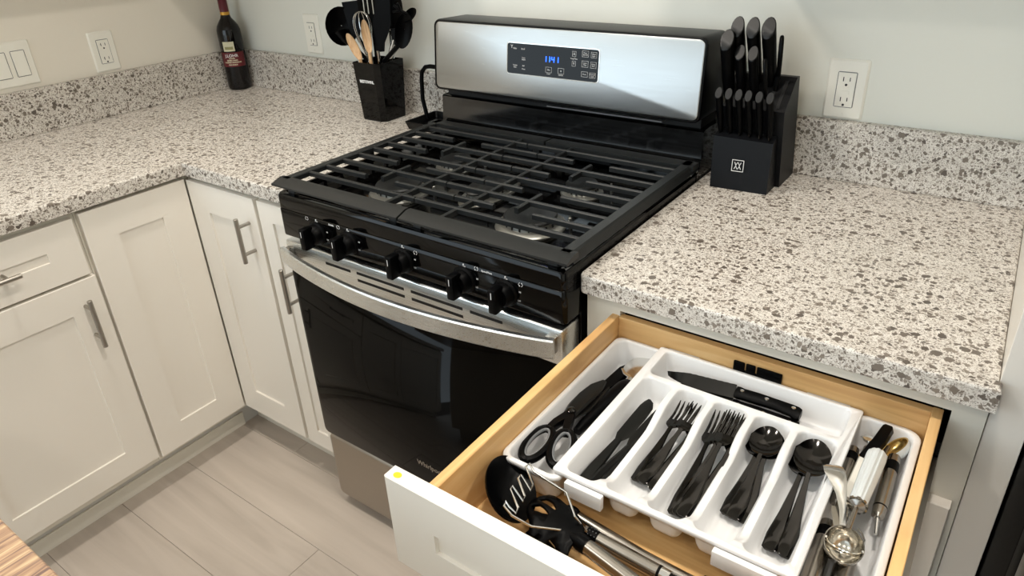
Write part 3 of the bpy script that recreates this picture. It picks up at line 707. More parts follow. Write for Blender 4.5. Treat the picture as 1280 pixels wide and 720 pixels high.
# ------------------------------------------------------------------ wall plates
def plate(kind, P, w_, h_, label, cat):
    """P maps (u right, d out, v up) to world"""
    base = P(0, 0, 0)
    t = thing('wall_outlet' if kind != 'switch' else 'light_switch', base, label, cat)
    def lp(a, c, d, r=.004): return [P(p[0], d, p[1]) for p in rrect(-a, a, -c, c, r, 0, 3)]
    b = MB(); b.loft([lp(w_/2, h_/2, 0), lp(w_/2, h_/2, .002), lp(w_/2-.004, h_/2-.004, .0055)]); b.build('cover_plate', 'plate_white', t, angle=30)
    cols = [0] if kind != 'switch' else [-.0255, .0255]
    def bx(u0, u1, v0, v1, d0, d1, nm, mt, par=t):
        b = MB(); b.loft([[P(u0, d, v0), P(u1, d, v0), P(u1, d, v1), P(u0, d, v1)] for d in (d0, d1)]); return b.build(nm, mt, par, smooth=False)
    for u in cols:
        b = MB(); b.loft([[P(u+p[0], d, p[1]) for p in rrect(-.0185-g, .0185+g, -.0365-g, .0365+g, .003, 0, 3)] for d, g in ((.0056, .0008), (.0058, .0008))]); b.build('seam', 'gasket' if kind != 'switch' else 'gasket', t, smooth=False)
        for v in (.052, -.052):
            b = MB(); b.loft([[P(u+p[0]*1, d, v+p[1]) for p in circle(0, 0, .0028, 12)] for d in (.0055, .0065)]); b.build('screw', 'plate_white', t)
        if kind == 'switch':
            b = MB(); b.loft([[P(u-.0175, .0058, -.0355), P(u+.0175, .0058, -.0355), P(u+.0175, .0058, .0355), P(u-.0175, .0058, .0355)], [P(u-.0165, .0105, -.0345), P(u+.0165, .0105, -.0345), P(u+.0165, .0065, .0345), P(u-.0165, .0065, .0345)]]); b.build('rocker', 'plate_white', t, smooth=False)
        else:
            rc = bx(u-.0175, u+.0175, -.0355, .0355, .0056, .0075, 'receptacle', 'plate_white')
            for v in (.018, -.024):
                for du, hh in ((-.0065, .0045), (.0065, .0038)): bx(u+du-.0009, u+du+.0009, v+.004-hh, v+.004+hh, .0074, .0078, 'slot', 'dark_print', rc)
                if kind == 't': bx(u-.0095, u-.0065, v+.0033, v+.0050, .0074, .0078, 'slot', 'dark_print', rc)
                b = MB(); b.loft([[P(u+p[0], d, v-.0075+p[1]) for p in circle(0, 0, .0026, 12)] for d in (.0074, .0078)]); b.build('slot', 'dark_print', rc, smooth=False)
            for v0, v1 in ((.0005, .0055), (-.0085, -.0020)): bx(u-.008, u+.008, v0, v1, .0074, .0084, 'button', 'plate_white', rc)
    return t
YB = lambda cx_, cz_: (lambda u, d, v: (cx_+u, -d, cz_+v))
XB = lambda cy_, cz_: (lambda u, d, v: (XW+d, cy_+u, cz_+v))
plate('o', YB(1.006, 1.108), .080, .125, 'white outlet with test buttons on the wall right of the knife block', 'outlet')
plate('o', YB(-.681, 1.1195), .076, .128, 'white outlet on the back wall between bottle and utensil holder', 'outlet')
plate('t', XB(-.4775, 1.1115), .078, .123, 'white outlet on the left wall between switch and wine bottle', 'outlet')
plate('switch', XB(-.7465, 1.1185), .128, .127, 'white double rocker light switch at the left edge on the left wall', 'light switch')

# ------------------------------------------------------------------ knife block
kb = thing('knife_block', (.862, -.09, CT), 'black knife block with a square white emblem beside the range', 'knife block')
b = MB()
b.loft([[(.797, -.188, .9142), (.918, -.180, .9142), (.918, -.125, .9142), (.799, -.125, .9142)], [(.793, -.178, 1.026), (.9165, -.170, 1.022), (.9165, -.125, 1.040), (.795, -.125, 1.040)]])
b.build('front_wedge', 'block_black', kb, smooth=False)
b = MB(); b.prism('x', [(-.124, .9142), (-.130, 1.05), (-.187, 1.112), (-.090, 1.143), (-.0215, 1.143), (-.0215, .9142)][0:0] or [(-.124, .9142), (-.155, 1.085), (-.092, 1.1435), (-.075, 1.143), (-.0215, .9142)], .799, .9275)
bo = b.build('rear_block', 'block_black', kb, smooth=False)
b = MB()
for x in (.887, .906): b.box(x, x+.008, -.128, -.088, -.001, .001, mtx=None)
b.bm.free()
t0 = math.atan2(.0585, .063)
for x in (.889, .907):
    b = MB(); b.box(0, .007, -.038, .03, -.0002, .0012); b.build('slot', 'dark', bo, mtx=Matrix.Translation((x, -.122, 1.1157)) @ Matrix.Rotation(t0, 4, 'X'), smooth=False)
# emblem
mE = Matrix.Translation((.853, -.1846, .9695)) @ Matrix.Rotation(math.atan2(.0085, .12), 4, 'Z') @ Matrix.Rotation(-math.atan2(.010, .112), 4, 'X')
b = MB(); e_ = .0125; t_ = .0011
for q in ((-e_, e_, e_-t_, e_), (-e_, e_, -e_, -e_+t_), (-e_, -e_+t_, -e_, e_), (e_-t_, e_, -e_, e_)): b.box(q[0], q[1], -.0006, .0006, q[2], q[3])
for x, z, a in ((-.0055, .0038, -25), (-.0025, .0038, 25), (.0020, .0038, -25), (.0050, .0038, 25), (-.0055, -.0040, 25), (-.0025, -.0040, -25), (.0020, -.0040, 25), (.0050, -.0040, -25)):
    b.box(-.0006, .0006, -.0006, .0006, -.0038, .0038, mtx=Matrix.Translation((x, 0, z)) @ Matrix.Rotation(R(a), 4, 'Y'))
b.build('emblem', 'print_white', kb, mtx=mE, smooth=False)
def khandle(base, top, r_, label, name, group=None, cat='knife'):
    base, top = V(base), V(top); k = thing(name, base, label, cat, group); ax = (top-base).normalized(); Lh = (top-base).length
    x = V((1, 0, 0)); x = (x-ax*x.dot(ax)).normalized(); yv = ax.cross(x)
    b = MB(); L = []
    prof = [(0, .66), (.08, .78), (.3, .88), (.6, .95), (.8, 1.0), (.91, 1.02)]
    n_ = 16
    for t, f in prof: 
        L.append([base+ax*(Lh*t) + x*(r_*f*math.cos(2*math.pi*q/n_)) + yv*(r_*1.15*f*math.sin(2*math.pi*q/n_)) + ax*(1.2*r_*math.sin(2*math.pi*q/n_) if t > .9 else 0) for q in range(n_)])
    b.loft(L, True, False); h = b.build('handle', 'black_plastic', k, angle=60)
    b = MB(); last = L[-1]; c_m = sum((V(p) for p in last), V())/n_
    b.loft([last, [V(p)*.90+c_m*.10+ax*.0012-yv*.0008 for p in last]]); b.build('end_cap', 'cap_grey', k, angle=30)
    b = MB(); b.box(-.0009, .0009, -.008, .008, -.02, .004); b.box(-.0018, .0018, -r_*.75, -r_*.35, -.004, .012, bev=.0006, seg=1); q = Matrix.Translation(base) @ (Matrix((x, yv, ax)).transposed().to_4x4())
    b.build('blade', 'black_steel', k, mtx=q); return k
sb = [.8010, .8220, .8435, .8645, .8855, .9055]; st = [.7970, .8180, .8390, .8590, .8810, .9030]
labs = ['leftmost small steak knife in the front row of the block', 'second small steak knife from the left in the front row', 'third small steak knife from the left in the front row', 'third small steak knife from the right in the front row', 'second small steak knife from the right in the front row', 'rightmost small steak knife in the front row of the block']
for i in range(6):
    khandle((sb[i], -.160, 1.033), (st[i], -.185, 1.126), .0076, labs[i], 'steak_knife', 'steak knives in the front row of the block')
BG = 'large knives in the rear of the block'; MG = 'mid height knives of the block'
khandle((.8025, -.130, 1.095), (.7935, -.155, 1.231), .0142, 'thick handled black knife at upper left of the block', 'kitchen_knife', BG)
khandle((.818, -.100, 1.115), (.8035, -.130, 1.254), .0136, 'tall black knife handle, left of the rear three', 'kitchen_knife', BG)
khandle((.850, -.100, 1.115), (.8350, -.130, 1.254), .0136, 'tall black knife handle in the middle of the rear three', 'kitchen_knife', BG)
khandle((.879, -.100, 1.115), (.8670, -.130, 1.255), .0140, 'tall black knife handle, right of the rear three', 'kitchen_knife', BG)
khandle((.830, -.130, 1.090), (.8205, -.148, 1.205), .0104, 'shorter slim knife handle, left of the middle pair', 'paring_knife', MG)
khandle((.858, -.130, 1.090), (.8475, -.148, 1.2045), .0104, 'shorter slim knife handle, right of the middle pair', 'paring_knife', MG)
ks = thing('kitchen_shears', (.896, -.12, 1.10), 'black scissors with loop handles at the right of the knife block', 'scissors')
for nm, c, ax in (('finger_loop', (.883, -.163, 1.150), (-.05, -.25, 1)), ('finger_loop', (.893, -.112, 1.185), (.0, -.1, 1))):
    c = V(c); ax = V(ax).normalized(); sd = V((.32, -.95, 0)); sd = (sd-ax*sd.dot(ax)).normalized()
    b = MB(); b.tube([c + ax*.040*math.cos(2*math.pi*k/24) + sd*.014*math.sin(2*math.pi*k/24) for k in range(24)], .0042, 8, closed=True); b.build(nm, 'black_plastic', ks)
b = MB(); b.tube([(.893, -.112, 1.146), (.893, -.118, 1.12), (.893, -.114, 1.105)], .005, 8); b.tube([(.885, -.153, 1.112), (.890, -.128, 1.105), (.893, -.118, 1.102)], .005, 8); b.build('shank', 'black_plastic', ks)

# ------------------------------------------------------------------ open drawer
dr = thing('open_drawer', (1.07, -.9, .71), 'pulled out drawer with maple sides and a white front full of cutlery', 'drawer')
DZ0, DZ1 = .722, .840; dx0, dx1 = .8135, 1.3225; dyb, dyf = -.6505, -1.152
ZB = .745
MB().box(dx0, dx0+.0145, dyf, dyb, DZ0, DZ1, bev=.001, seg=1).build('side_board', 'maple_y', dr)
MB().box(dx1-.0135, dx1, dyf, dyb, DZ0, DZ1, bev=.001, seg=1).build('side_board', 'maple_y', dr)
MB().box(dx0+.0145, dx1-.0135, dyb-.014, dyb, DZ0, DZ1-.001, bev=.0008, seg=1).build('back_board', 'maple_x', dr)
MB().box(dx0+.0145, dx1-.0135, dyf, dyf+.014, DZ0, DZ1-.001, bev=.0008, seg=1).build('inner_front_board', 'maple_x', dr)
MB().box(dx0+.0145, dx1-.0135, dyf+.014, dyb-.014, ZB-.008, ZB).build('bottom_board', 'maple_x', dr)
df = shaker('drawer_front', ('y', -1.1735), .7735, 1.3615, .7105, .8605, .0745, .0745, .0600, .0590, dr, th=.0205)
bar_handle(df, (1.0675, -1.1735, .785), (1, 0, 0), (0, -1, 0), .135)
b = MB(); b.lathe([(.0052, 0), (.0052, .0004), (0, .0004)], (.7880, -1.1640, .8605), 20, 'z', 1.15, .9); b.build('round_sticker', 'sticker_yellow', dr, label='small yellow round sticker')
MB().box(dx0-.012, dx0-.0005, -1.10, -.66, .742, .765).build('slide_rail', 'nickel', dr)
MB().box(dx1+.0005, dx1+.0085, -1.10, -.66, .742, .765).build('slide_rail', 'nickel', dr)

# ------------------------------------------------------------------ cutlery organizer
og = thing('cutlery_organizer', (1.07, -.83, ZB), 'white plastic expandable cutlery tray filling the open drawer', 'tray')
def sm(t): t = max(0, min(1, t)); return t*t*(3-2*t)
ZR = .810
def rimdip(x, y):
    if .926 < x < 1.216:
        k = sm((-.80-y)/.06)*sm((y+.995)/.03)
        return -.018*k
    return 0
def cup_outline(x0, x1, y0, y1, r, n=5, ns=16):
    P = rrect(x0, x1, y0, y1, r, 0, n)      # order: NE, NW, SW, SE corners (ccw)
    out = []
    for i, p in enumerate(P):
        q = P[(i+1) % len(P)]; out.append((p[0], p[1]))
        d = math.hypot(p[0]-q[0], p[1]-q[1])
        if d > .02:
            for k in range(1, ns): out.append((p[0]+(q[0]-p[0])*k/ns, p[1]+(q[1]-p[1])*k/ns))
    return out
def tray_mesh(outer, cups, zr, dip, name, floor_z, skirt=.008, taper=.006):
    b = MB(); bm = b.bm; edges = []; cupv = []
    def ring(pts, z):
        vs = [bm.verts.new((p[0], p[1], z)) for p in pts]
        es = [bm.edges.new((vs[i], vs[(i+1) % len(vs)])) for i in range(len(vs))]
        return vs, es
    ov, oe = ring(outer, zr); edges += oe
    for c in cups:
        v, e = ring(cup_outline(*c[:5]), zr); edges += e; cupv.append((v, c))
    bmesh.ops.triangle_fill(bm, use_beauty=True, use_dissolve=False, edges=edges, normal=(0, 0, 1))
    if dip:
        for v in bm.verts: v.co.z += dip(v.co.x, v.co.y)
    for v, c in cupv:
        x0, x1, y0, y1, r = c[:5]; cx, cy = (x0+x1)/2, (y0+y1)/2; prev = v
        steps = [(.0012, -.0015), (.002, -.006), (None, None)]
        hx, hy = (x1-x0)/2, (y1-y0)/2
        lst = []
        for ins, dz in ((.0008, -.0010), (.0020, -.004)): lst.append([(cx+(p.co.x-cx)*(hx-ins)/hx, cy+(p.co.y-cy)*(hy-ins)/hy, p.co.z+dz) for p in v])
        for ins, z in ((taper, floor_z+.010), (taper+.002, floor_z+.004), (taper+.006, floor_z+.001)): lst.append([(cx+(p.co.x-cx)*(hx-ins)/hx, cy+(p.co.y-cy)*(hy-ins)/hy, z) for p in v])
        for lp_ in lst:
            nv = [bm.verts.new(p) for p in lp_]
            for i in range(len(nv)): b._f((prev[i], prev[(i+1) % len(nv)], nv[(i+1) % len(nv)], nv[i]))
            prev = nv
        b._f(prev)
    # skirt
    prev = ov
    for ins, dz in ((-.0012, -.0012), (-.0014, -.004), (-.0008, -skirt)):
        ox = [p.co.x for p in ov]; oy = [p.co.y for p in ov]; cx, cy = (min(ox)+max(ox))/2, (min(oy)+max(oy))/2; hx, hy = (max(ox)-min(ox))/2, (max(oy)-min(oy))/2
        nv = [bm.verts.new((cx+(p.co.x-cx)*(hx-ins)/hx, cy+(p.co.y-cy)*(hy-ins)/hy, p.co.z+dz)) for p in ov]
        for i in range(len(nv)): b._f((prev[i], prev[(i+1) % len(nv)], nv[(i+1) % len(nv)], nv[i]))
        prev = nv
    bmesh.ops.recalc_face_normals(bm, faces=bm.faces)
    # make rim face upwards
    up = [f for f in bm.faces if abs(f.normal.z) > .9 and f.calc_center_median().z > zr-.02]
    if up and sum(f.normal.z*f.calc_area() for f in up) < 0: bmesh.ops.reverse_faces(bm, faces=bm.faces)
    me = bpy.data.meshes.new(name); off = parent_world(og); bmesh.ops.translate(bm, verts=bm.verts, vec=-off); bm.to_mesh(me); bm.free()
    me.materials.append(MT['white_plastic']); me.polygons.foreach_set('use_smooth', [True]*len(me.polygons)); me.set_sharp_from_angle(angle=R(50))
    o = bpy.data.objects.new(name, me); COL.objects.link(o); o.parent = og
    m = o.modifiers.new('thickness', 'SOLIDIFY'); m.thickness = .0016; m.offset = -1
    return o
YF_, YBK = -1.006, -.669
divs = [.919, .979, .9865+.0505, 1.0975, 1.1580, 1.2215]
cups = []
for i in range(5):
    a = divs[i]+(.0045 if i else .006); c = divs[i+1]-(.0045 if i < 4 else .006)
    cups.append((a, c, YF_+.006, -.7560, .012))
cups.append((divs[0]+.006, divs[-1]-.006, -.7475, YBK-.005, .010))
tray_mesh([(p[0], p[1]) for p in rrect(.9125, 1.2275, YF_, YBK, .004, 0, 3)], cups, ZR, rimdip, 'compartment_tray', .7670)
ZW = .8015
tray_mesh([(p[0], p[1]) for p in rrect(.8305, .9245, -1.0165, -.6655, .016, 0, 5)], [(.8355, .9195, -1.011, -.671, .015)], ZW, None, 'side_tray', .7475, taper=.005)
tray_mesh([(p[0], p[1]) for p in rrect(1.2175, 1.3055, -1.0165, -.6655, .022, 0, 5)], [(1.2225, 1.2985, -1.010, -.671, .020)], ZW, None, 'side_tray', .7475, taper=.005)
b = MB()
b.box(.935, .990, -1.0165, -1.0075, ZW-.020, ZW+.003, bev=.0015); b.box(1.136, 1.21, -1.0165, -1.0075, ZW-.020, ZW+.003, bev=.0015)
b.box(.924, .978, -.6655, -.655, ZW-.006, ZW+.007, bev=.0015); b.box(1.148, 1.21, -.6655, -.655, ZW-.006, ZW+.007, bev=.0015)
b.build('slide_clip', 'white_plastic', og, kind='stuff')

# ------------------------------------------------------------------ cutlery
LEN = {'fork': .192, 'table_knife': .219, 'spoon': .185, 'spoon_l': .222}
def place(o, head, tail, tilt=0):
    """local +y runs from tail (origin) to head"""
    h, t = V(head), V(tail); d = h-t; o.location = t; o.scale = (1.05, d.length/LEN[o.name.split('.')[0] + ('_l' if o.get('big') else '')], 1)
    o.rotation_euler = (math.atan2(d.z, math.hypot(d.x, d.y)), tilt, math.atan2(-d.x, d.y)); return o
def local_thing(name, label, cat, group): return thing(name, (0, 0, 0), label, cat, group)
def make_fork(mt):
    t = local_thing('fork', '', 'fork', None); b = MB(); L = .195
    b.strip([(0, 0, .003), (0, .004, .003), (0, .03, .003), (0, .07, .004), (0, .11, .007), (0, .128, .008)], [.010, .017, .0185, .013, .0065, .0065], [.002, .0025, .0028, .003, .003, .003]); b.build('handle', mt, t)
    b = MB(); b.strip([(0, .125, .008), (0, .132, .007), (0, .140, .005), (0, .150, .004)], [.007, .019, .0245, .0245], .002)
    for k in range(4):
        x = -.0100+k*.00667; b.strip([(x, .149, .004), (x, .165, .004), (x*.97, .183, .008), (x*.96, .192, .011)], [.0042, .0040, .0032, .0012], [.002, .0018, .0016, .001])
    b.build('tines', mt, t); return t
def make_knife(mt):
    t = local_thing('table_knife', '', 'knife', None); b = MB()
    b.strip([(0, 0, .004), (0, .004, .004), (0, .04, .004), (0, .09, .004), (0, .110, .004)], [.010, .017, .0175, .012, .010], [.003, .005, .006, .006, .004]); b.build('handle', mt, t)
    b = MB(); b.strip([(0, .108, .004), (.001, .122, .004), (.001, .17, .004), (0, .20, .004), (-.002, .213, .004), (-.004, .219, .004)], [.010, .020, .0215, .020, .013, .004], .0016); b.build('blade', mt, t); return t
def make_spoon(mt, rw=.0205, rl=.031, L=.185):
    t = local_thing('spoon', '', 'spoon', None); b = MB(); n0 = L-2*rl
    b.strip([(0, 0, .003), (0, .004, .003), (0, .03, .003), (0, .07, .004), (0, n0-.015, .008), (0, n0+.003, .009)], [.010, .018, .0195, .013, .0065, .0065], [.002, .0025, .0028, .003, .003, .003]); b.build('handle', mt, t)
    b = MB(); ell_blade(b, (0, L-rl, .0105), (0, 1, .04), (0, 0, 1), rl, rw, .0075, .0014, 36, taper=-.08); b.build('bowl', mt, t); return t
def copy_thing(o):
    c = o.copy(); COL.objects.link(c)
    for ch in list(o.children): d = ch.copy(); COL.objects.link(d); d.parent = c
    return c
def series(proto, rows, group):
    for i, (hd, tl, tilt, lab) in enumerate(rows):
        o = proto if i == 0 else copy_thing(proto); place(o, hd, tl, tilt); o['label'] = lab; o['group'] = group
series(make_knife('black_knife'), [
 ((.952, -.787, .788), (.942, -.985, .776), R(0), 'black table knife with its broad blade leftmost in the first compartment'),
 ((.967, -.790, .788), (.953, -.990, .776), R(40), 'black table knife standing on edge in the middle of the first compartment'),
 ((.971, -.793, .782), (.967, -.985, .775), R(30), 'black table knife at the right wall of the first compartment')], 'black table knives in the first compartment')
series(make_fork('black_steel'), [
 ((1.008, -.775, .793), (1.001, -.938, .774), R(-8), 'black fork leftmost of the second compartment'),
 ((1.019, -.775, .797), (1.010, -.940, .778), R(8), 'black fork lying over its neighbours in the second compartment'),
 ((1.0235, -.774, .792), (1.026, -.942, .774), R(22), 'black fork rightmost of the second compartment')], 'black forks in the second compartment')
series(make_fork('black_steel'), [
 ((1.061, -.770, .795), (1.067, -.965, .774), R(-8), 'black fork leftmost of the third compartment'),
 ((1.070, -.770, .799), (1.073, -.967, .777), R(6), 'black fork second from left of the third compartment'),
 ((1.078, -.770, .803), (1.079, -.967, .780), R(0), 'black fork on top at the centre of the third compartment'),
 ((1.084, -.769, .797), (1.088, -.966, .774), R(16), 'black fork rightmost of the third compartment')], 'black forks in the third compartment')
series(make_spoon('black_steel'), [
 ((1.1265, -.768, .789), (1.124, -.930, .774), R(-4), 'black teaspoon with its handle leftmost of the fourth compartment'),
 ((1.1285, -.768, .796), (1.134, -.934, .777), R(0), 'black teaspoon on top of the nested spoons in the fourth compartment'),
 ((1.1290, -.767, .792), (1.146, -.931, .774), R(3), 'black teaspoon with its handle rightmost of the fourth compartment')], 'black teaspoons in the fourth compartment')
ts = make_spoon('black_steel', .0225, .0365, .222); ts['big'] = True
series(ts, [
 ((1.1870, -.764, .790), (1.186, -.955, .774), R(-4), 'large black tablespoon beneath with its handle to the left in the fifth compartment'),
 ((1.1885, -.764, .798), (1.205, -.957, .776), R(2), 'large black tablespoon on top with its handle to the right in the fifth compartment')], 'black tablespoons in the fifth compartment')
for o in bpy.data.objects:
    if 'big' in o.keys(): del o['big']

def world_thing(name, loc, label, cat, group=None): return thing(name, loc, label, cat, group)
# bread knives in the back compartment
def steak(o_tip, o_bol, o_end, label, z):
    t = world_thing('serrated_knife', (o_bol[0], o_bol[1], z-.006), label, 'knife', 'serrated knives in the rear compartment')
    tip, bo_, en = V((*o_tip, z)), V((*o_bol, z)), V((*o_end, z)); d = (bo_-tip); 
    b = MB(); n_ = 22; L = []
    for k in range(n_+1):
        q = k/n_; p = tip+d*q; wd = .0215*min(1, (q*2.2+.04))**.6; pr = V((-d.y, d.x, 0)).normalized(); top = p + pr*(.009+.0006*(k % 2)) * min(1, q*3+.1); bt = p - pr*(wd-.009)
        L.append([top+V((0, 0, .006)), top+V((0, 0, .0074)), bt+V((0, 0, -.0034)), bt+V((0, 0, -.0048))])
    b.loft(L); b.build('blade', 'black_knife', t, angle=20)
    e = en-bo_; pr = V((-e.y, e.x, 0)).normalized(); b = MB(); L = []
    for q, wd, of in ((0, .010, 0), (.05, .0115, 0), (.12, .0095, 0), (.35, .0100, .001), (.6, .0085, .0015), (.85, .010, 0), (.95, .0125, -.003), (1.0, .009, -.004)):
        p = bo_ + e*q + pr*of; u = V((0, 0, .0065)); L.append([p+pr*wd, p+pr*wd*.7+u, p-pr*wd*.7+u*.6, p-pr*wd, p-pr*wd*.7-u, p+pr*wd*.7-u])
    b.loft(L); h = b.build('handle', 'black_plastic', t, angle=50)
    for q in (.1, .48, .88):
        p = bo_ + e*q; b = MB(); b.lathe([(.0032, 0), (.0032, .0072), (0, .0078)], p+V((0, 0, -.0005)), 12); b.build('rivet', 'chrome', h)
steak((.943, -.712), (1.051, -.697), (1.151, -.697), 'black serrated knife on top with three steel rivets in the rear compartment', .790)
steak((.946, -.724), (1.052, -.714), (1.153, -.713), 'black serrated knife underneath in the rear compartment', .7775)
# clip behind the tray
t = world_thing('magnetic_clip', (1.072, -.6690, ZB), 'black rubber grip bar standing between the cutlery tray and the drawer back', 'clip')
b = MB()
for x0_, x1_ in ((1.034, 1.052), (1.054, 1.069), (1.071, 1.110)): b.box(x0_, x1_, -.6688, -.6646, .800, .8265, bev=.0019)
b.box(1.036, 1.108, -.6675, -.6648, ZB+.0005, .812)
b.build('grip', 'black_plastic', t)

# shears in left tray
t = world_thing('kitchen_shears', (.862, -.90, .750), 'black kitchen scissors with grey lined loops in the left tray', 'scissors')
def loop3(c, ax, a, w_, r_, mt, nm, par, z, seg=28, sk=0):
    c = V((*c, z)); ax = V((*ax, 0)).normalized(); sd = V((ax.y, -ax.x, 0)); b = MB()
    b.tube([c + ax*a*math.cos(2*math.pi*k/seg) + sd*w_*(1+sk*math.cos(2*math.pi*k/seg))*math.sin(2*math.pi*k/seg) for k in range(seg)], r_, 8, closed=True); return b.build(nm, mt, par)
for c, ax in (((.8560, -.960), (-.10, 1)), ((.8905, -.950), (-.36, 1))):
    l = loop3(c, ax, .036, .0160, .0060, 'black_plastic', 'finger_loop', t, .790)
    loop3(c, ax, .0310, .0112, .0023, 'gray_plastic', 'grip_lining', l, .7925)
b = MB(); b.strip([(.853, -.928, .790), (.853, -.905, .787), (.856, -.872, .781)], [.011, .015, .017], .012); b.strip([(.879, -.922, .790), (.870, -.900, .787), (.857, -.872, .781)], [.011, .015, .017], .012); b.build('shank', 'black_plastic', t)
b = MB(); b.lathe([(.007, 0), (.007, .004), (.004, .0055), (0, .0058)], (.856, -.868, .785), 18); b.build('pivot_screw', 'black_steel', t)
b = MB(); b.strip([(.856, -.876, .782), (.853, -.85, .780), (.851, -.815, .777), (.851, -.78, .773), (.853, -.757, .770)], [.020, .026, .030, .025, .008], .005); b.build('blade', 'black_knife', t)
b = MB(); b.strip([(.858, -.872, .777), (.866, -.84, .773), (.868, -.80, .770), (.866, -.765, .768)], [.014, .014, .011, .003], .003); b.build('blade', 'black_knife', t)
# pizza wheel
t = world_thing('pizza_cutter', (.888, -.76, .750), 'black handled pizza cutter with a steel wheel in the left tray', 'pizza cutter')
b = MB(); b.tube([(.872, -.878, .760), (.874, -.862, .762), (.879, -.825, .764), (.886, -.785, .766), (.889, -.757, .768), (.889, -.742, .768)], [.007, .009, .011, .0165, .016, .011], 14); b.build('handle', 'black_plastic', t)
b = MB(); b.cyl((.889, -.742, .768), (.888, -.732, .769), .0095, .009); b.build('collar', 'chrome', t)
b = MB(); b.strip([(.888, -.734, .769), (.888, -.715, .771), (.889, -.695, .773)], [.014, .022, .014], .003); b.strip([(.888, -.726, .771), (.872, -.722, .772), (.862, -.712, .772)], [.008, .006, .004], .002); b.build('fork_arm', 'chrome', t)
b = MB(); b.lathe([(.0005, -.0006), (.0265, -.0006), (.0305, 0), (.0265, .0006), (.0005, .0006)], (0, 0, 0), 40); b.build('wheel', 'chrome', t, mtx=Matrix.Translation((.890, -.699, .7765)) @ Matrix.Rotation(R(-12), 4, 'Y') @ Matrix.Rotation(R(8), 4, 'X'))
# black peeler/ sheath far back
t = world_thing('vegetable_peeler', (.861, -.72, .750), 'black knife sheath at the back of the left tray', 'sheath')
b = MB(); b.strip([(.852, -.785, .757), (.856, -.745, .757), (.860, -.70, .758), (.864, -.684, .758)], [.012, .026, .026, .016], .010); b.build('sheath', 'black_plastic', t)
t.name = 'knife_sheath'
t = world_thing('skewer', (.905, -.84, .750), 'thin black steel skewer beside the pizza cutter handle', 'skewer')
b = MB(); b.tube([(.903, -.862, .754), (.912, -.825, .755), (.918, -.78, .756)], [.0015, .002, .0025], 8); b.build('rod', 'black_plastic', t)
t = world_thing('grater', (.872, -.80, .750), 'small steel grater blade lying between scissors and pizza cutter', 'grater')
b = MB(); b.strip([(.869, -.846, .7515), (.870, -.79, .7515)], [.009, .013], .0015)
for k in range(6): b.box(.866, .874, -.838+k*.008, -.836+k*.008, .752, .7532)
b.build('blade', 'aluminium', t)

# right tray tools
def steel_handle(name, label, a, c, r_, band=.2, tip=None, group=None, ring=.85, h=0):
    a, c = V(a), V(c); d = (c-a); t = world_thing(name, (a.x, a.y, min(a.z, c.z)-r_), label, 'utensil', group)
    b = MB(); P = lambda q: a+d*q
    b.tube([P(0), P(.01), P(band*.45)], [r_*.75, r_*.92, r_], 18); b.build('end_cap', 'brushed_dark', t)
    b = MB(); b.tube([P(band*.45), P(band)], r_*1.02, 18); b.build('black_band', 'black_plastic', t)
    b = MB(); b.tube([P(band), P(ring-.01)], r_, 18); b.build('handle', 'brushed_dark', t)
    b = MB(); b.tube([P(ring-.01), P(ring+.01)], r_*1.01, 18); b.build('ring', 'black_plastic', t)
    b = MB(); b.tube([P(ring+.01), P(.97), P(1)], [r_, r_*.9, r_*.5], 18); b.build('ferrule', 'brushed_dark', t)
    if tip:
        b = MB(); b.tube([P(.99), V(tip)], [r_*.28, r_*.2], 10); b.build('shaft', 'chrome', t)
    return t
steel_handle('peeler', 'steel handled peeler with black band along the right wall of the tray', (1.2815, -.718, .787), (1.2835, -.842, .785), .0085, .28, (1.2868, -.864, .780))
steel_handle('garlic_press', 'steel handled tool with black band beside the spoons compartment', (1.2315, -.727, .784), (1.2345, -.84, .778), .0085, .25)
steel_handle('corer', 'wide steel handled tool with black band in front of the ice cream scoop', (1.2345, -.868, .770), (1.2385, -.995, .772), .0115, .24)
t = world_thing('steel_tube_tool', (1.268, -.94, .750), 'polished steel tube lying beneath the ice cream scoop bowl', 'utensil')
b = MB(); b.tube([(1.2655, -.895, .762), (1.2665, -.96, .762), (1.267, -.995, .762)], .0118, 20); b.build('tube', 'brushed_dark', t)
b = MB(); b.tube([(1.267, -.9935, .762), (1.267, -.9975, .762)], .0119, 20); b.build('end_ring', 'black_plastic', t)
t = world_thing('grey_handle_tool', (1.246, -.78, .750), 'flat light grey handle lying left of the white ribbed handle', 'utensil')
b = MB(); b.strip([(1.2490, -.735, .790), (1.2485, -.75, .790), (1.2455, -.82, .788), (1.245, -.832, .787)], [.012, .0155, .0145, .010], .009); b.build('handle', 'gray_plastic' if 0 else 'plate_white', t)
b = MB(); b.strip([(1.2495, -.722, .790), (1.2495, -.738, .790)], [.014, .014], .006); b.cyl((1.245, -.836, .787), (1.2445, -.845, .785), .005); b.build('metal_end', 'brushed_dark', t)
# ice cream scoop
t = world_thing('ice_cream_scoop', (1.258, -.82, .752), 'ice cream scoop with white ribbed handle, thumb lever and round steel bowl', 'scoop')
a, c = V((1.2625, -.745, .806)), V((1.2595, -.852, .806)); d = c-a
b = MB(); L = []; n_ = 48
for q, rr in ((0, .45), (.015, .8), (.05, .97), (.12, 1), (.5, .96), (.85, .86), (.97, .84), (1, .75)):
    p = a+d*q; L.append([p + V((1, 0, 0))*.0128*rr*(1-.07*(math.cos(8*2*math.pi*k/n_) > .7))*math.cos(2*math.pi*k/n_) + V((0, 0, 1))*.0115*rr*(1-.10*(math.cos(10*2*math.pi*k/n_) > .5))*math.sin(2*math.pi*k/n_) for k in range(n_)])
b.loft(L); b.build('handle', 'white_handle', t, angle=30)
b = MB(); b.lathe([(.0095, 0), (.0105, -.003), (.0105, -.006), (.006, -.009), (.0035, -.01), (.0033, -.05)], c, 14, 'y')
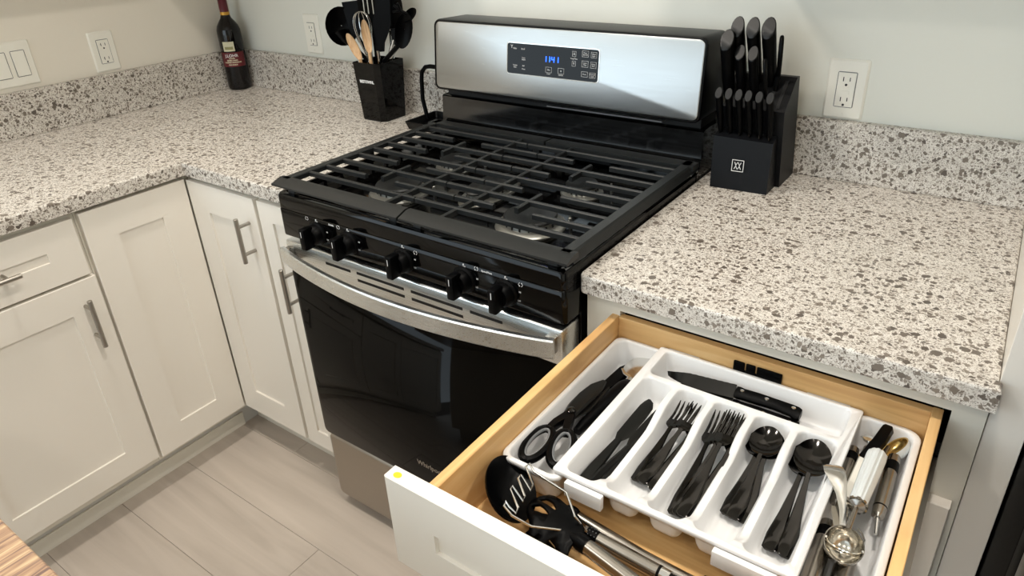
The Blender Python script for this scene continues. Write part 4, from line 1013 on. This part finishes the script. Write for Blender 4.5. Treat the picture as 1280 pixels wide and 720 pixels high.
for k in range(9):
    an = 2*math.pi*k/9; b.box(-.002, .002, -.006, -.002, .0095, .0125, mtx=Matrix.Translation(c) @ Matrix.Rotation(an, 4, 'Y'))
b.build('gear', 'brushed_dark', t)
b = MB(); b.strip([(1.243, -.865, .800), (1.246, -.848, .802), (1.250, -.90, .800)][::2], [.022, .012], .0015)
b.box(1.236, 1.254, -.872, -.846, .797, .7985, bev=.0006, seg=1)
for k in range(4): b.box(1.2375+k*.0042, 1.2395+k*.0042, -.850, -.842, .797, .8005)
b.build('rack_plate', 'bowl_steel', t)
bc = V((1.2600, -.918, .798)); b = MB()
L = []; n_ = 36
for rr, zz in ((.0225, .0), (.0221, -.006), (.0200, -.0135), (.0150, -.0205), (.008, -.0245), (.001, -.0255), (.001, -.0245), (.0075, -.0235), (.0142, -.0195), (.0190, -.0125), (.0210, -.005), (.0213, .0)):
    L.append([(rr*1.0*math.cos(2*math.pi*k/n_), rr*1.05*math.sin(2*math.pi*k/n_), zz) for k in range(n_)])
b.loft(L, False, False, True); b.build('bowl', 'bowl_steel', t, mtx=Matrix.Translation(bc) @ Matrix.Rotation(R(18), 4, 'X') @ Matrix.Rotation(R(8), 4, 'Y'), angle=60)
b = MB(); b.tube([(.0205*math.cos(q), .0215*math.sin(q)*.15, -.0235*abs(math.sin(q))+.001) for q in [math.pi*k/12 for k in range(13)]], .0014, 6); b.build('scraper', 'chrome', t, mtx=Matrix.Translation(bc) @ Matrix.Rotation(R(18), 4, 'X'))
b = MB(); b.strip([(1.2535, -.897, .800), (1.248, -.875, .806), (1.240, -.853, .811), (1.232, -.836, .814), (1.2245, -.822, .815), (1.2195, -.812, .814), (1.2175, -.808, .812)], [.007, .009, .013, .021, .027, .024, .012], .0018); b.build('thumb_lever', 'chrome', t)
# can opener
t = world_thing('can_opener', (1.262, -.70, .750), 'black handled can opener with steel gears at the back of the right tray', 'can opener')
b = MB(); b.strip([(1.2640, -.6785, .800), (1.2635, -.684, .801), (1.2590, -.715, .800), (1.2560, -.728, .800), (1.2520, -.752, .797)], [.012, .0175, .0185, .0185, .022], .013); b.build('handle', 'black_plastic', t, angle=50)
b = MB(); b.strip([(1.271, -.705, .789), (1.266, -.735, .789), (1.262, -.752, .788)], [.006, .008, .010], .007); b.build('second_handle', 'brushed_dark', t)
b = MB(); b.strip([(1.240, -.683, .779), (1.252, -.700, .783)], [.018, .014], .002); b.lathe([(.007, 0), (.007, .004), (0, .0045)], (1.2435, -.693, .781), 14); b.build('cutting_head', 'chrome', t)
# white and gold strainer / cup
t = world_thing('measuring_cup', (1.283, -.70, .752), 'small white cup with a gold inside lying on its side in the rear right corner', 'cup')
mm = Matrix.Translation((1.2815, -.700, .785)) @ Matrix.Rotation(R(-25), 4, 'Z') @ Matrix.Rotation(R(-38), 4, 'Y') @ Matrix.Rotation(R(12), 4, 'X') @ Matrix.Scale(1.0, 4)
b = MB(); L = []
for rr, zz in ((.0205, .006), (.020, -.001), (.0165, -.006), (.008, -.0090), (.001, -.0095)): L.append([(rr*.85*math.cos(2*math.pi*k/30), rr*1.15*math.sin(2*math.pi*k/30), zz) for k in range(30)])
b.loft(L, False, True); b.build('shell', 'white_handle', t, mtx=mm, angle=60)
b = MB(); L = []
for rr, zz in ((.0205, .006), (.0185, .0055), (.0180, .000), (.015, -.004), (.001, -.006)): L.append([(rr*.85*math.cos(2*math.pi*k/30), rr*1.15*math.sin(2*math.pi*k/30), zz) for k in range(30)])
b.loft(L, False, True); b.build('inner_bowl', 'gold_inner', t, mtx=mm, angle=60)
t = world_thing('wooden_tag', (1.236, -.705, .749), 'tan wooden piece lying under the can opener in the right tray', 'utensil')
b = MB(); b.box(1.2195, 1.2480, -.727, -.700, .749, .757, bev=.002); b.build('block', 'maple_x', t)
t = world_thing('corkscrew', (1.272, -.86, .750), 'bent wire hook on the tray floor beside the scoop shaft', 'hook')
b = MB(); b.tube([(1.266, -.840, .754), (1.272, -.845, .754), (1.277, -.855, .754), (1.276, -.866, .754), (1.270, -.874, .754), (1.263, -.872, .754)], .0013, 8); b.build('wire', 'chrome', t)
t = world_thing('whisk', (1.228, -.85, .750), 'thin steel wire loop tucked by the left wall of the right tray', 'wire')
t.name = 'wire_loop'
b = MB(); b.tube([(1.224, -.835, .765), (1.2235, -.855, .762), (1.228, -.866, .761), (1.236, -.862, .762), (1.238, -.848, .764)], .0013, 8); b.build('wire', 'chrome', t)

# front compartment utensils
t = world_thing('ladle', (.88, -1.06, ZB), 'big black ladle bowl lying in the front left of the drawer', 'ladle')
b = MB(); ell_blade(b, (.8795, -1.056, .800), (.55, -.84, .05), (.50, .18, .84), .058, .038, .026, .003, 36); b.build('bowl', 'black_plastic', t)
b = MB(); b.tube([(.905, -1.098, .772), (.935, -1.108, .757), (.975, -1.110, .753)], [.005, .006, .006], 12); b.build('neck', 'black_plastic', t)
b = MB(); b.tube([(.975, -1.110, .753), (1.20, -1.120, .752)], [.0065, .0065], 16); b.build('handle', 'brushed_dark', t)
t = world_thing('potato_masher', (.99, -1.04, ZB), 'steel wire potato masher with black dotted grip lying over the ladle', 'potato masher')
MP = [(.989, -1.052, .778), (.941, -1.100, .805), (.915, -1.104, .812), (.899, -1.098, .813), (.896, -1.091, .814), (.905, -1.095, .812), (.917, -1.098, .811), (.915, -1.090, .812), (.890, -1.072, .814), (.889, -1.066, .815), (.898, -1.070, .813), (.913, -1.077, .811), (.911, -1.070, .812), (.887, -1.051, .814), (.887, -1.044, .815), (.897, -1.049, .813), (.911, -1.057, .811), (.908, -1.048, .812), (.883, -1.027, .814), (.885, -1.021, .815), (.897, -1.029, .814), (.924, -1.032, .812), (.951, -1.035, .811), (.976, -1.056, .802), (.992, -1.052, .780)]
b = MB(); b.tube(MP, .0016, 8); b.build('wire_head', 'chrome', t)
b = MB(); b.tube([(.984, -1.048, .774), (.990, -1.048, .774)], [.007, .0085], 16); b.build('collar', 'brushed_dark', t)
b = MB(); b.tube([(.990, -1.048, .774), (1.006, -1.049, .774)], .0095, 16); gp = b.build('grip_band', 'black_plastic', t)
b = MB()
for i in range(3):
    for j in range(5):
        an = R(20+j*32); b.lathe([(.0006, 0), (.0006, .0003)], (.9935+i*.0045, -1.0485-.0095*math.cos(an), .774+.0095*math.sin(an)), 6)
b.build('grip_dots', 'gray_plastic', gp, kind='stuff')
b = MB(); b.tube([(1.006, -1.049, .774), (1.088, -1.053, .774)], .0092, 18); b.build('handle', 'brushed_dark', t)
b = MB(); b.tube([(1.088, -1.053, .774), (1.091, -1.053, .774)], .0095, 18); b.build('ring', 'black_plastic', t)
b = MB(); b.tube([(1.091, -1.053, .774), (1.103, -1.0535, .774)], .0088, 18); b.build('ferrule', 'chrome', t)
b = MB(); b.tube([(1.103, -1.0535, .774), (1.130, -1.054, .774), (1.16, -1.056, .773)], [.006, .0075, .006], 14); b.build('end_grip', 'black_gloss', t)
# long steel handle with black hanging loop
t = world_thing('serving_utensil', (.955, -1.02, ZB), 'long curved steel handle with a black hanging loop next to the cutlery tray', 'utensil')
loop3((.950, -1.0215), (.5, -.1), .010, .0075, .0036, 'black_plastic', 'hanging_loop', t, .763, 20)
b = MB(); b.tube([(.962, -1.0245, .764), (1.00, -1.0290, .764), (1.06, -1.0350, .764), (1.11, -1.0370, .764), (1.155, -1.0370, .763)], [.0075, .0085, .0085, .0085, .0085], 18); b.build('handle', 'brushed_dark', t)
b = MB(); b.tube([(1.135, -1.0290, .772), (1.150, -1.0300, .772), (1.19, -1.034, .771), (1.25, -1.04, .768)], [.003, .006, .008, .008], 12); b.build('head', 'black_plastic', t)
# pasta server in front
t = world_thing('pasta_server', (.955, -1.06, ZB), 'black slotted pasta server with teeth and a steel handle lying in front of the tray', 'pasta server')
OUT = [(.995, -1.071), (.989, -1.083), (.990, -1.098), (.980, -1.102), (.971, -1.094), (.960, -1.090), (.957, -1.099), (.950, -1.098), (.945, -1.089), (.941, -1.097), (.933, -1.094), (.926, -1.083), (.913, -1.070), (.906, -1.058), (.905, -1.044), (.909, -1.033), (.919, -1.026), (.938, -1.030), (.956, -1.037), (.976, -1.045), (.992, -1.059)]
def hump(x, y): # curved scoop: sides lower than the spine
    return .7915 - 7.0*(y+1.060)**2 - .9*max(0, .93-x)**1.2
H1 = [(.911, -1.043), (.920, -1.037), (.934, -1.041), (.946, -1.050), (.944, -1.053), (.928, -1.050)]
H2 = [(.911, -1.056), (.921, -1.053), (.934, -1.058), (.943, -1.063), (.934, -1.066), (.921, -1.066)]
b = MB(); bm = b.bm; ed = []
for P_ in (OUT, H1, H2):
    # subdivide
    Q = []
    for i, p in enumerate(P_):
        q = P_[(i+1) % len(P_)]; Q += [p, ((p[0]+q[0])/2, (p[1]+q[1])/2)]
    vs = [bm.verts.new((p[0], p[1], 0)) for p in Q]; ed += [bm.edges.new((vs[i], vs[(i+1) % len(vs)])) for i in range(len(vs))]
bmesh.ops.triangle_fill(bm, use_beauty=True, use_dissolve=False, edges=ed)
bmesh.ops.subdivide_edges(bm, edges=bm.edges[:], cuts=1, use_grid_fill=True)
for v in bm.verts: v.co.z = hump(v.co.x, v.co.y)
bmesh.ops.recalc_face_normals(bm, faces=bm.faces)
hdp = b.build('head', 'black_plastic', t, angle=80)
m = hdp.modifiers.new('thickness', 'SOLIDIFY'); m.thickness = .004; m.offset = 0
b = MB(); b.tube([(.980, -1.072, .786), (.995, -1.074, .787), (1.005, -1.076, .787)], [.006, .011, .0105], 16); b.build('socket', 'black_plastic', t)
b = MB(); b.tube([(.997, -1.0735, .786), (1.05, -1.083, .784), (1.10, -1.092, .782), (1.18, -1.105, .775)], [.0098, .0098, .0095, .009], 20); b.build('handle', 'brushed_dark', t)
t = world_thing('spatula', (1.02, -1.09, ZB), 'slim steel handle lying lowest against the drawer front', 'utensil')
b = MB(); b.tube([(.975, -1.088, .757), (1.00, -1.090, .757), (1.16, -1.098, .756)], [.004, .0065, .0065], 14); b.build('handle', 'brushed_dark', t)
b = MB(); b.strip([(.975, -1.088, .757), (.94, -1.082, .752), (.91, -1.075, .749)], [.008, .030, .034], .003); b.build('blade', 'black_plastic', t)

# ------------------------------------------------------------------ wooden table corner (lower left)
t = world_thing('wooden_table', (.36, -1.85, 0), 'dark grained wooden table top at the lower left corner', 'table')
for k in range(4):
    MB().box(-.1+k*.26, .157+k*.26, -2.2, -1.4765, .862, .900, bev=.0015, seg=1).build('plank', 'butcher', t)
MB().box(-.08, .92, -2.18, -1.98, .10, .8615).build('body', 'white_paint', t, smooth=False)
MB().box(-.03, .87, -2.15, -2.01, 0, .10).build('plinth', 'toe_paint', t, smooth=False)
# ------------------------------------------------------------------ wall cabinets above the frame (they shade the walls)
def upper(x0, x1, y0, y1, z0, z1, label, nx=2, axis='y'):
    u = thing('wall_cabinet', ((x0+x1)/2, (y0+y1)/2, z0), label, 'cabinet')
    MB().box(x0, x1, y0, y1, z0, z1).build('body', 'white_paint', u, smooth=False)
    for k in range(nx):
        if axis == 'y':
            a = x0+(x1-x0)*k/nx; c = x0+(x1-x0)*(k+1)/nx; shaker('door', ('y', y0-.0195), a+.002, c-.002, z0+.002, z1-.002, .06, .06, .06, .06, u)
        else:
            a = y0+(y1-y0)*k/nx; c = y0+(y1-y0)*(k+1)/nx; shaker('door', ('x', x1+.0195), a+.002, c-.002, z0+.002, z1-.002, .06, .06, .06, .06, u)
upper(XW+.33, -.004, -.32, -.001, 1.44, 2.25, 'white wall cabinet above the utensil holder', 2)
upper(W+.004, 1.371, -.32, -.001, 1.44, 2.25, 'white wall cabinet above the knife block', 2)
upper(XW+.001, XW+.32, -1.35, -.001, 1.44, 2.25, 'white wall cabinet above the light switch', 3, 'x')
upper(0, W, -.32, -.001, 1.80, 2.25, 'white wall cabinet high above the range', 2)
